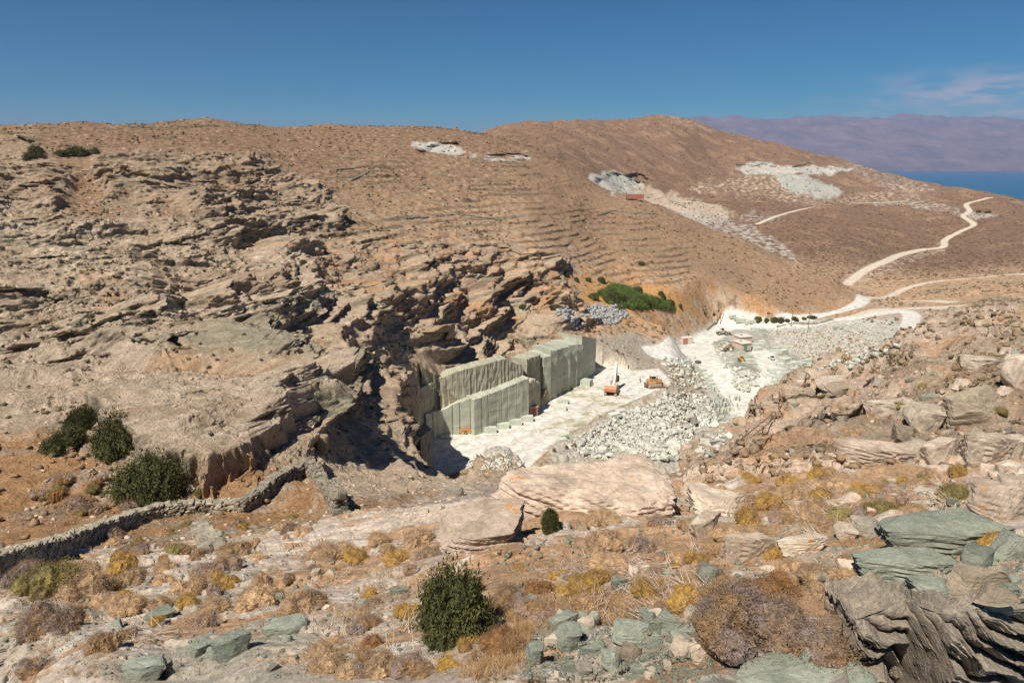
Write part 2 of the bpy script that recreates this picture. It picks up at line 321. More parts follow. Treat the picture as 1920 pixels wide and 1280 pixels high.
for h_ in [(515, 808, 42, 26, 6.5, 0.3), (465, 870, 22, 26, 4, 0.6), (625, 698, 50, 22, 8, 0.1), (700, 672, 40, 18, 5, 0.5), (560, 590, 60, 20, 5, 0.35), (750, 700, 30, 14, 4, 0.4),
           (770, 655, 30, 14, 5, 0.3), (690, 600, 22, 12, 4, 0), (40, 577, 65, 14, 6, 0.05), (160, 603, 30, 11, 4, 0), (150, 645, 38, 15, 5, 0.1),
           (210, 640, 26, 11, 4, 0.1), (340, 640, 30, 10, 4, 0.3), (420, 640, 40, 10, 4.5, 0.25), (450, 600, 45, 12, 4.5, 0.3), (380, 540, 40, 9, 3.5, 0.15), (60, 660, 60, 14, 5, 0.1),
           (130, 690, 50, 14, 5, 0.2), (30, 620, 40, 10, 4, 0), (300, 360, 60, 9, 4, -0.05), (240, 350, 36, 10, 4, 0.1), (370, 355, 40, 10, 4.5, 0), (60, 425, 40, 7, 4, 0), (100, 330, 40, 12, 5, 0.1), (50, 370, 50, 12, 5, 0.1),
           (30, 272, 40, 9, 4, 0), (590, 395, 26, 9, 4, -0.4), (480, 570, 30, 9, 3, 0.2), (600, 750, 40, 12, 4, 0.2), (800, 725, 30, 10, 3, 0.4), (720, 815, 40, 9, 3, -0.4), (640, 845, 18, 6, 1.6, -0.2),
           (375, 865, 16, 9, 1.6, 0.3), (375, 790, 16, 5, 1.2, 0.4), (860, 920, 12, 10, 1.4, 0), (845, 915, 14, 10, 1.6, 0.4), (540, 480, 40, 6, 3, 0.1), (720, 470, 40, 6, 3, 0.1), (960, 480, 40, 6, 3, -0.2), (860, 500, 40, 5, 3, 0.05), (1000, 495, 30, 7, 3, 0),
           (880, 610, 30, 7, 2.5, 0.2), (820, 580, 22, 6, 2.5, 0.2), (670, 490, 40, 6, 3, 0), (900, 470, 40, 5, 2.6, 0), (640, 560, 20, 8, 3, 0.3), (300, 470, 60, 5, 3, 0), (50, 500, 60, 6, 3, 0.1), (1400, 790, 30, 5, 1.2, 0.4), (1600, 700, 30, 5, 1.2, 0.4),
           (1455, 790, 24, 6, 1.4, -0.3), (1540, 705, 40, 5, 1.4, 0.05), (1660, 715, 18, 8, 1.4, 0.2), (1860, 740, 30, 9, 1.6, 0.2), (1895, 640, 20, 9, 1.6, 0.3), (1160, 348, 46, 20, 26, 0.1), (1440, 319, 55, 9, 13, 0), (1540, 318, 50, 8, 13, 0), (1520, 350, 50, 16, 7, 0), (820, 280, 40, 10, 9, 0.2), (950, 294, 40, 6, 7, 0)]:
    hollow(*h_)
# vertical gullies in the left rock face
for pl in ([(250, 470), (258, 560), (270, 640), (290, 690)], [(275, 480), (290, 560), (300, 640), (310, 685)], [(305, 500), (322, 590), (330, 650), (345, 690)]):
    a = np.array([[p.x, p.y] for p in (hit(*q) for q in pl)]); d = line_d(X, Y, a, 12)+0.6*fbm(X, Y, 3, 3, 0.5, 5, CELL)
    g = 2.2*sstep(1.5, 0.2, d)*(Y < 200); DX += 0.2*g; DY += 0.9*g; DZ -= 0.4*g
TER = np.zeros(X.shape, np.float32)
for pl in ([(880, 300), (985, 300), (1010, 380), (1010, 470), (900, 470), (860, 380)], [(1100, 420), (1200, 410), (1290, 470), (1280, 540), (1120, 520)], [(300, 395), (620, 395), (760, 440), (600, 470), (300, 450)], [(620, 290), (760, 300), (760, 340), (620, 360)],
           [(700, 400), (880, 390), (880, 420), (720, 440)], [(980, 400), (1100, 400), (1110, 500), (1000, 470)], [(640, 450), (1050, 450), (1060, 560), (700, 580)], [(0, 240), (330, 240), (330, 280), (0, 270)]):
    TER = np.maximum(TER, imask(pl, 18, 100, 480, 14, 50))
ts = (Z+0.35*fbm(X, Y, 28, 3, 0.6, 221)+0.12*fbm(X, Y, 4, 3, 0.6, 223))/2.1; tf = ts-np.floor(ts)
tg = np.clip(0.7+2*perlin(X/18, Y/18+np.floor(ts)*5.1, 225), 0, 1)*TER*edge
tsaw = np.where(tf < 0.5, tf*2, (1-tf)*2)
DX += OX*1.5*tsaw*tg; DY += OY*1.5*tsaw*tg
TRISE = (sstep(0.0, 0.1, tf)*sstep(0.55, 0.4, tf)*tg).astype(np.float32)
# general roughness
rough = lerp(0.55, 1.0, np.clip(A1, 0, 1))*np.clip(RD/2+0.05, 0.05, 1)*np.clip(1-QUARRY*0.97, 0, 1)
ro = (0.55*fbm(X, Y, 12, 10, 0.52, 60, CELL) + 0.25*fbm(X, Y, 1.6, 7, 0.6, 75, CELL, True))*np.clip(Y/60, 0.10, 1)
DZ += rough*ro*np.where(Y > 450, 1.5, 1.0)
stn = (1-0.75*np.clip(A1, 0, 1))*np.clip(fbm(X*0.6, Y*1.25, 4.0, 6, 0.65, 210, CELL*0.6)-0.2, 0, 0.8)*sstep(-0.5, 0.4, fbm(X, Y, 50, 3, 0.6, 215))*np.clip(RD/3, 0, 1)*np.clip(1-QUARRY*2, 0, 1)
DZ += stn*np.clip(Y/110, 0.05, 1.3)*0.85
DZ += np.clip(Y-450, 0, 400)/400*(5*fbm(X, Y, 130, 3, 0.5, 91, CELL, True)-3)*np.clip(RD/15, 0.0, 1)
del ro, rough
# waste tips, heaps and the small rise in the loop of the road
def heap(px, py, r, h, sharp=1.0, ez=1.0):
    c = hit(px, py); d = np.hypot(X-c.x, (Y-c.y)/ez)/r+0.18*fbm(X, Y, r*0.8, 4, 0.5, 44)
    g = h*np.clip(1-d, 0, 1)**sharp; g[np.abs(Y-c.y) > 4*r*ez] = 0
    return g
HEAPS = np.zeros(X.shape)
for h_ in [(935, 862, 4.4, 1.9, 1.0, 1.4), (965, 872, 2.6, 1.0, 1.0, 1.6), (1395, 712, 10, 2.6, 0.6, 1.9), (1365, 652, 7, 1.2, 0.6, 1.6)]:
    HEAPS += heap(*h_)
RUB = imask([(1030, 845), (1060, 820), (1110, 795), (1160, 770), (1200, 750), (1245, 732), (1290, 735), (1330, 760), (1400, 790), (1380, 850), (1330, 880), (1300, 900), (1200, 880), (1040, 900)], 8, 100, 215, 8, 30)
RUB = np.maximum(RUB, imask([(1420, 612), (1500, 620), (1620, 606), (1660, 615), (1690, 650), (1640, 690), (1560, 700), (1500, 690), (1440, 650)], 6, 200, 310, 5, 30))
RUB = np.maximum(RUB, np.clip(HEAPS*1.2, 0, 1))
DZ += HEAPS + RUB*(0.9*np.abs(fbm(X, Y, 3.2, 4, 0.6, 14))+0.3)
# wheel ruts in the white dust
tr = np.sin((X*0.75-Y*0.66)*1.6+1.5*fbm(X, Y, 22, 2, 0.5, 31)*3)
DZ += QUARRY*(0.05*fbm(X, Y, 2.2, 4, 0.6, 33)+0.035*tr*(1-RUB))
CARVE = np.exp(-((PXv-806)/40)**4)*sstep(90, 104, Y)*(1-sstep(132, 138, Y))
DX *= 1-CARVE; DY *= 1-CARVE; DZ = DZ*(1-CARVE)-4.6*CARVE*np.clip((Z+62.5)/3, 0, 1)
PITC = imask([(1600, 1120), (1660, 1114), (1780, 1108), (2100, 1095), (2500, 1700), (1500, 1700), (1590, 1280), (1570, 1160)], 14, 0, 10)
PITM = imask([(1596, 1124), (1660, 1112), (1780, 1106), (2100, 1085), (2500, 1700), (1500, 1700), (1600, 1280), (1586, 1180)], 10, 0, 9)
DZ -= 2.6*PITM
BASE = (X, Y, Z, PYv)
XD, YD, ZD = X+DX, Y+DY, Z+DZ
PXd, PYd = project(XD, YD, ZD)
GRID = (XD, YD, ZD, PYd)
# ------------------------------------------------------------------ ground colour (the rock and soil themselves, no light in it)
def C(*v): return np.array(v, np.float32)
TAN, PALE, SOIL, GREEN, DUST, BROWN, DEBRIS = C(.54, .415, .29), C(.67, .555, .425), C(.52, .315, .17), C(.25, .27, .195), C(.64, .615, .555), C(.25, .16, .105), C(.58, .55, .47)
n1 = fbm(X, Y, 30, 8, 0.62, 101, CELL); n2 = fbm(X+99, Y, 6, 7, 0.6, 121, CELL); n3 = fbm(X, Y-55, 1.2, 5, 0.65, 141, CELL)
def mix(col, c, m): return col*(1-m[..., None])+c*m[..., None]
COLR = np.broadcast_to(TAN, X.shape+(3,)).astype(np.float32).copy()
COLR = mix(COLR, PALE, sstep(-0.1, 0.7, n2+0.6*n3))
COLR = mix(COLR, C(.40, .27, .18), sstep(0.1, 0.9, -n1+0.4*n2)*0.7)
# soil where there is little rock
soil = sstep(0.0, 0.5, n1*0.5+n2*0.6+0.45-A1*0.75)*sstep(20, 40, Y)
COLR = mix(COLR, SOIL, 0.75*soil)
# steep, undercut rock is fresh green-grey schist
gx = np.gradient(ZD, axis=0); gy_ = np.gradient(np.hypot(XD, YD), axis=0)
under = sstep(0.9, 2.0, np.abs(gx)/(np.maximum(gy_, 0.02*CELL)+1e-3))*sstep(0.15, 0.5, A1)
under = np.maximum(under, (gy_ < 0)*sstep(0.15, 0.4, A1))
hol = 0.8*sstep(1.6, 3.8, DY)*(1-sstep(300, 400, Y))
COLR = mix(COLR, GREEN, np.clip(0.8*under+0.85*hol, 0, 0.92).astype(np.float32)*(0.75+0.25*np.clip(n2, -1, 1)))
# hill vegetation brown with distance up the ridge
veg = np.clip(sstep(580, 260, PYv+50*n1)*0.9*(Y > 150), 0, 1)
COLR = mix(COLR, C(.25, .155, .095), veg*(1-0.35*np.clip(A1, 0, 1)))
far = sstep(440, 520, Y)
COLR = mix(COLR, BROWN, far)
COLR = mix(COLR, C(.37, .24, .15), far*sstep(0.0, 0.8, n1+0.6*n2)*0.8)
COLR = mix(COLR, C(.155, .10, .065), far*sstep(0.1, 0.6, n2+0.8*n3)*0.7)
dots = fbm(X, Y, 2.4, 4, 0.75, 160, CELL*0.6)
COLR = mix(COLR, C(.12, .085, .05), sstep(0.25, 0.55, dots)*0.65*sstep(60, 160, Y)*(1-0.7*np.clip(A1, 0, 1)))
COLR = mix(COLR, C(.55, .42, .31), sstep(0.35, 0.6, -dots)*0.5*sstep(60, 160, Y))
def paint(poly, c, feather=8, ymin=0, ymax=1e5, wob=8, wl=40, k=1.0, seed=50, gate=None):
    global COLR
    m = imask(poly, feather, ymin, ymax, wob, wl, seed)*k
    if gate is not None: m = m*gate
    COLR = mix(COLR, C(*c), m)
brk = sstep(-0.35, 0.25, n2+0.7*n3)
brk2 = sstep(-0.1, 0.35, n2+0.7*n3)
paint([(960, 520), (1100, 500), (1300, 530), (1500, 575), (1620, 590), (1500, 615), (1340, 600), (1100, 600), (1000, 580)], (.56, .31, .14), 25, 200, 340, 12, 60, .7, 51, sstep(-.5, .4, n1+n2))
paint([(980, 300), (1100, 334), (1300, 412), (1494, 493), (1616, 556), (1500, 585), (1300, 520), (1150, 480), (1000, 420)], (.30, .195, .12), 30, 200, 450, 14, 60, .65, 71)
paint([(1130, 530), (1240, 540), (1290, 580), (1130, 585), (1090, 560)], (.62, .34, .12), 14, 200, 340, 8, 40, .8)
paint([(560, 470), (700, 440), (1000, 470), (1060, 520), (960, 600), (700, 590), (560, 520)], (.52, .30, .16), 20, 100, 300, 12, 60, .75, 52, sstep(-.2, .5, n2+.4*n1))
# far quarries and waste on the opposite hill
W1, W2, W3 = (.54, .50, .44), (.47, .46, .40), (.66, .54, .42)
paint([(775, 268), (840, 268), (872, 285), (855, 293), (800, 283), (770, 276)], W1, 3, 300, 600, 3, 14)
paint([(880, 290), (940, 296), (985, 284), (995, 300), (920, 302), (880, 297)], W1, 3, 300, 600, 3, 14, .9, 51, brk)
paint([(1098, 335), (1130, 325), (1165, 324), (1205, 345), (1200, 366), (1180, 372), (1150, 362), (1110, 345)], W2, 3, 600, 1200, 2, 14)
paint([(1098, 333), (1120, 328), (1150, 362), (1185, 378), (1150, 372)], W1, 3, 600, 1200, 2, 14)
paint([(1190, 350), (1240, 360), (1320, 375), (1370, 400), (1320, 420), (1250, 405), (1180, 380)], W3, 6, 600, 1200, 8, 22, .7)
paint([(1150, 365), (1200, 385), (1290, 395), (1350, 402), (1400, 420), (1440, 445), (1492, 480), (1492, 494), (1440, 474), (1360, 450), (1280, 425), (1200, 395)], W1, 4, 380, 1200, 6, 20, .92, 50, brk)
paint([(1380, 320), (1420, 306), (1470, 312), (1500, 318), (1560, 308), (1600, 316), (1590, 325), (1500, 328), (1400, 330)], W1, 3, 600, 1500, 3, 16)
paint([(1450, 326), (1510, 330), (1560, 345), (1580, 364), (1550, 372), (1480, 364), (1460, 345)], W2, 4, 600, 1500, 3, 16)
paint([(1380, 330), (1460, 330), (1470, 362), (1560, 374), (1680, 350), (1740, 352), (1750, 362), (1640, 372), (1540, 386), (1420, 370), (1300, 355), (1310, 345)], W3, 8, 600, 1600, 9, 20, .8, 53, brk2)
paint([(1590, 305), (1640, 322), (1700, 338), (1750, 360), (1660, 350), (1600, 330)], W1, 4, 600, 1600, 7, 12, .8, 54, brk2)
paint([(1640, 372), (1720, 375), (1800, 392), (1800, 402), (1700, 392), (1640, 384)], W1, 4, 500, 1600, 6, 12, .8, 55, brk2)
paint([(1240, 400), (1290, 410), (1350, 425), (1400, 400), (1470, 404), (1440, 416), (1370, 412)], W1, 5, 500, 1500, 7, 18, .7, 56, brk2)
paint([(1240, 222), (1300, 230), (1340, 250), (1280, 240)], W3, 5, 900, 1600, 5, 14, .7, 57, brk2)
paint([(1810, 396), (1860, 402), (1875, 410), (1820, 410)], W1, 3, 600, 1600, 4, 12, .8)
paint([(1580, 525), (1650, 500), (1760, 460), (1770, 470), (1700, 492), (1620, 530)], W3, 5, 300, 800, 6, 12, .75, 58, brk2)
paint([(1620, 575), (1760, 575), (1800, 600), (1760, 650), (1700, 645), (1640, 600)], (.52, .43, .35), 10, 200, 400, 8, 16, .8, 59, brk)
# quarry surroundings
paint([(1090, 640), (1180, 625), (1260, 650), (1300, 660), (1330, 720), (1300, 750), (1240, 730), (1230, 700), (1100, 690)], (.47, .42, .34), 8, 150, 270, 6, 20, .85)
paint([(1225, 655), (1320, 620), (1345, 600), (1480, 600), (1680, 600), (1690, 650), (1600, 700), (1480, 740), (1400, 860), (1340, 800), (1320, 720)], (.60, .59, .51), 6, 110, 320, 5, 20, .95)
COLR = mix(COLR, DEBRIS, (RUB*0.9).astype(np.float32))
COLR = mix(COLR, C(.50, .31, .16), (RUB*sstep(0.35, 0.7, n2+0.5*n3)*0.5).astype(np.float32))
whitef = sstep(-0.2, 0.6, fl)
COLR = mix(COLR, DUST, whitef.astype(np.float32)*(1-0.7*RUB.astype(np.float32)))
paint([(1040, 735), (1100, 720), (1180, 735), (1180, 760), (1120, 790), (1060, 815), (1000, 810), (1080, 775), (1100, 760)], (.36, .33, .20), 8, 120, 230, 8, 18, .9, 61, sstep(-.5, .4, n2+n3))
COLR = mix(COLR, C(.53, .50, .43), (QUARRY*(1-RUB)*sstep(.1, .8, tr+n3+.6*n2)*.75).astype(np.float32))
COLR = mix(COLR, DUST, sstep(-6, 0, lo).astype(np.float32)*0.25*(1-np.clip(RUB, 0, 1)).astype(np.float32))
COLR = mix(COLR, C(.33, .33, .275), (sstep(-3, 2, lo)*sstep(0, 2.5, RD+.8*n2)*0.88).astype(np.float32))
rc = np.array([DUST*0.97 if k in (1, 4, 7, 8, 9) else C(.60, .51, .40) for k in range(len(roads))], np.float32)
m = (sstep(1.2, -0.6, RD+0.5*n2)).astype(np.float32); COLR = COLR*(1-m[..., None])+rc[RID]*m[..., None]
# foreground: weathered slabs, orange grit and litter between them
fg = (1-sstep(26, 44, Y)).astype(np.float32)
nn = 0.8*fbm(X*0.75+Y*0.3, Y*1.3-X*0.35, 2.6, 8, 0.68, 181, CELL)
slabm = sstep(-0.05, 0.25, nn + lerp(0.22, -0.12, sstep(500, 900, PXv)) + 0.12*(PYv > 1120))
FGC = mix(np.broadcast_to(C(.47, .305, .185), X.shape+(3,)).astype(np.float32), C(.57, .475, .38), slabm.astype(np.float32))
FGC = mix(FGC, C(.68, .61, .53), sstep(0.1, 0.7, n3+0.5*n2)*slabm*0.8)
FGC = mix(FGC, C(.34, .34, .27), sstep(0.0, 0.7, -n2+0.3*n3)*slabm*0.6)
COLR = COLR*(1-fg[..., None])+FGC*fg[..., None]; del FGC
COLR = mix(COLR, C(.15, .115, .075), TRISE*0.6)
gully = imask([(-100, 800), (100, 830), (200, 860), (350, 930), (560, 900), (600, 930), (640, 960), (560, 1000), (300, 1060), (-100, 1120), (-100, 950)], 12, 30, 70, 10, 60)
COLR = mix(COLR, C(.50, .28, .13), gully*sstep(-.5, .2, n2)*0.85)
paint([(560, 1020), (700, 975), (900, 915), (960, 905), (960, 930), (830, 960), (640, 1015)], (.62, .52, .43), 10, 14, 110, 6, 30, .85)
COLR = mix(COLR, C(.64, .51, .38), DOME*sstep(-1.1, 0, n2+n1)*.9)
paint([(-100, 640), (200, 650), (300, 690), (200, 720), (170, 790), (60, 840), (-100, 860)], (.58, .46, .34), 14, 50, 110, 12, 40, .8)
paint([(560, 790), (640, 795), (740, 825), (800, 875), (900, 890), (900, 930), (650, 950), (570, 870)], (.61, .485, .36), 8, 44, 125, 8, 30, .85)
paint([(0, 1130), (240, 1060), (530, 1010), (530, 1030), (250, 1085), (0, 1150)], (.56, .47, .39), 8, 10, 50, 6, 30, .85)
paint([(1300, 900), (1330, 860), (1420, 760), (1560, 690), (1700, 630), (1950, 560), (1950, 900)], (.64, .50, .385), 12, 25, 135, 10, 40, .85, 66, sstep(-.9, .1, n1+n2))
paint([(1300, 900), (1420, 770), (1600, 700), (1950, 600), (1950, 900)], (.55, .31, .16), 10, 20, 135, 8, 40, .6, 67, sstep(.25, .6, n2+.3*n3))
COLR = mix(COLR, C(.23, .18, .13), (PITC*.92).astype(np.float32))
COLR = np.clip(COLR*(1+0.10*n3[..., None]), 0.02, 0.9)
slab_h = (slabm*fg).astype(np.float64); ZD += 0.05*slab_h*np.clip(Y/12, 0.3, 1)*np.clip(Y/8, 0, 1)
# ------------------------------------------------------------------ materials
def mat(name, rough=0.9, col=(.5, .5, .5), metal=0.0):
    m = bpy.data.materials.new(name); m.use_nodes = True
    b = m.node_tree.nodes['Principled BSDF']; b.inputs['Roughness'].default_value = rough
    b.inputs['Base Color'].default_value = (*col, 1); b.inputs['Metallic'].default_value = metal
    b.inputs['Specular IOR Level'].default_value = 0.25
    return m, m.node_tree.nodes, m.node_tree.links, b
def noise(n, l, vec, scale, detail=6, rough=0.6):
    t = n.new('ShaderNodeTexNoise'); t.inputs['Scale'].default_value = scale; t.inputs['Detail'].default_value = detail; t.inputs['Roughness'].default_value = rough
    l.new(vec, t.inputs['Vector']); return t.outputs['Fac']
def rng(n, l, v, a, b, c, d):
    t = n.new('ShaderNodeMapRange'); l.new(v, t.inputs[0])
    for i, x in zip((1, 2, 3, 4), (a, b, c, d)): t.inputs[i].default_value = x
    return t.outputs[0]
def mulc(n, l, col, f):
    t = n.new('ShaderNodeVectorMath'); t.operation = 'SCALE'; l.new(col, t.inputs[0]); l.new(f, t.inputs['Scale']); return t.outputs[0]
def mixn(n, l, f, a, b):
    t = n.new('ShaderNodeMixRGB')
    for i, x in enumerate((f, a, b)):
        if isinstance(x, tuple): t.inputs[i].default_value = (*x, 1)
        elif isinstance(x, (int, float)): t.inputs[i].default_value = x
        else: l.new(x, t.inputs[i])
    return t.outputs[0]
def bump(n, l, b, h, dist, strength=1.0):
    t = n.new('ShaderNodeBump'); t.inputs['Distance'].default_value = dist; t.inputs['Strength'].default_value = strength
    l.new(h, t.inputs['Height']); l.new(t.outputs[0], b.inputs['Normal']); return t
def terrain_mat(name, s1, s2, bd, lichen=True):
    m, n, l, b = mat(name, 0.95); b.inputs['Specular IOR Level'].default_value = 0.1
    a = n.new('ShaderNodeAttribute'); a.attribute_name = 'Col'
    g = n.new('ShaderNodeNewGeometry'); p = g.outputs['Position']
    n_a = noise(n, l, p, s1, 7, 0.65); n_b = noise(n, l, p, s2, 6, 0.7)
    c = mulc(n, l, a.outputs['Color'], rng(n, l, n_a, 0.3, 0.7, 0.66, 1.3))
    c = mulc(n, l, c, rng(n, l, n_b, 0.3, 0.7, 0.72, 1.25))
    l.new(c, b.inputs['Base Color'])
    mm = n.new('ShaderNodeMath'); l.new(n_a, mm.inputs[0]); l.new(n_b, mm.inputs[1])
    bump(n, l, b, mm.outputs[0], bd, 1.0)
    return m
M_FG = terrain_mat('near_rock', 6, 40, 0.05); M_HILL = terrain_mat('hill_rock', 0.9, 4.5, 0.5)
M_FAR = terrain_mat('far_hill', 0.35, 1.6, 1.2); M_DUST = terrain_mat('marble_dust', 0.5, 4, 0.06)
# ------------------------------------------------------------------ ground meshes
def tagk(o, kind, label=None, cat=None):
    o['kind'] = kind
    if label: o['label'] = label
    if cat: o['category'] = cat
def grid_mesh(name, fmask, mt):
    ids = np.nonzero(fmask.ravel())[0]; i, j = np.divmod(ids, NC-1); v0 = i*NC+j
    quad = np.stack([v0, v0+1, v0+NC+1, v0+NC], 1)
    used, inv = np.unique(quad, return_inverse=True); nv, nf = len(used), len(quad)
    me = bpy.data.meshes.new(name); me.vertices.add(nv); me.loops.add(nf*4); me.polygons.add(nf)
    co = np.stack([XD.ravel()[used], YD.ravel()[used], ZD.ravel()[used]], 1).astype(np.float32)
    me.vertices.foreach_set('co', co.ravel()); me.loops.foreach_set('vertex_index', inv.ravel().astype(np.int32))
    me.polygons.foreach_set('loop_start', np.arange(0, nf*4, 4, dtype=np.int32))
    at = me.color_attributes.new('Col', 'FLOAT_COLOR', 'POINT')
    c = np.ones((nv, 4), np.float32); c[:, :3] = COLR.reshape(-1, 3)[used]; at.data.foreach_set('color', c.ravel())
    me.update(calc_edges=True); me.materials.append(mt); me.shade_smooth()
    o = bpy.data.objects.new(name, me); COL.objects.link(o); return o
FR = np.zeros((NR-1, NC-1), int); FR[Y[:-1, :-1] >= 30] = 1
fhill = (Y[:-1, :-1] > 560) | ((Y[:-1, :-1] > 425) & (uu[:-1, :-1] > 0.12)); FR[fhill] = 2
FR[(fl[:-1, :-1] > 0) & (RUB[:-1, :-1] < 0.5)] = 3
FR[(lo[:-1, :-1] > 0) & (RUB[:-1, :-1] < 0.5)] = 4
rm = RD[:-1, :-1] < 0; FR[rm] = 10+RID[:-1, :-1][rm]
for nm, k, mt in (('ground', 0, M_FG), ('hillside', 1, M_HILL), ('hill', 2, M_FAR), ('quarry_floor', 3, M_DUST), ('quarry_yard_ground', 4, M_DUST)):
    tagk(grid_mesh(nm, FR == k, mt), 'structure')
for k, (nm, pl, w) in enumerate(roads):
    if (FR == 10+k).any(): tagk(grid_mesh('road', FR == 10+k, M_DUST), 'structure')
# ground behind and beside the camera
def simple_mesh(name, vs, fs, mt, smooth=False):
    me = bpy.data.meshes.new(name); me.from_pydata(vs, [], fs); me.update()
    if mt: me.materials.append(mt)
    if smooth: me.shade_smooth()
    o = bpy.data.objects.new(name, me); COL.objects.link(o); return o
# ------------------------------------------------------------------ sea and far island
m_, n_, l_, b_ = mat('sea_water', 0.35, (.012, .10, .20)); b_.inputs['Specular IOR Level'].default_value = 0.3
g_ = n_.new('ShaderNodeNewGeometry'); w1 = noise(n_, l_, g_.outputs['Position'], 0.02, 8, 0.65)
bump(n_, l_, b_, w1, 6.0, 0.5)
cap = noise(n_, l_, g_.outputs['Position'], 0.05, 4, 0.7)
l_.new(mixn(n_, l_, rng(n_, l_, cap, 0.68, 0.72, 0, 0.5), (.012, .10, .20), (.5, .55, .6)), b_.inputs['Base Color'])
sea = simple_mesh('sea', [(-25900, -2800, -140), (25900, -2800, -140), (25900, 29900, -140), (-25900, 29900, -140)], [(0, 1, 2, 3)], m_); tagk(sea, 'structure')
ix = np.linspace(-0.15, 1.25, 420); iy = np.linspace(0, 1, 90)
IU, IV = np.meshgrid(ix, iy)
ridge = np.interp(IU, [-.15, .0, .12, .17, .2, .26, .285, .30, .38, .42, .46, .52, .56, .60, .64, .70, .74, .80, .9, 1.25],
                  [0, 0, 60, 420, 830, 1090, 1130, 1160, 1130, 1110, 1180, 1140, 1150, 1190, 1150, 1120, 1110, 1090, 1040, 600])
YI = 14500+IV*6000; XI = IU*14500*(1+IV*0.25)
prof = np.interp(IV, [0, .02, .10, .45, .75, 1], [0, .035, .16, .62, 1.0, .5])
hn = 1-np.abs(perlin(XI/1500, YI/2600, 301)+0.5*perlin(XI/700, YI/1100, 302)+.25*perlin(XI/300, YI/420, 303)+.12*perlin(XI/140, YI/200, 304))
ZI = -140+(ridge+180)*prof*(0.86+0.13*hn*np.sin(np.clip(IV, 0, 1)*math.pi)**0.5+0.10)
ZI[0] = -145
isl = []
for r in range(IU.shape[0]): 
    for c in range(IU.shape[1]): isl.append((XI[r, c], YI[r, c], ZI[r, c]))
nc = IU.shape[1]
fs = [(r*nc+c, r*nc+c+1, (r+1)*nc+c+1, (r+1)*nc+c) for r in range(IU.shape[0]-1) for c in range(nc-1)]
m_, n_, l_, b_ = mat('island_scrub', 0.95, (.2, .13, .1)); g_ = n_.new('ShaderNodeNewGeometry')
i1 = noise(n_, l_, g_.outputs['Position'], 0.0016, 8, 0.65); i2 = noise(n_, l_, g_.outputs['Position'], 0.009, 6, 0.7)
c_ = mixn(n_, l_, rng(n_, l_, i1, .38, .62, 0, 1), (.10, .072, .078), (.19, .125, .12)); c_ = mulc(n_, l_, c_, rng(n_, l_, i2, .3, .7, .7, 1.3))
l_.new(c_, b_.inputs['Base Color'])
island = simple_mesh('island', isl, fs, m_, True); tagk(island, 'structure')
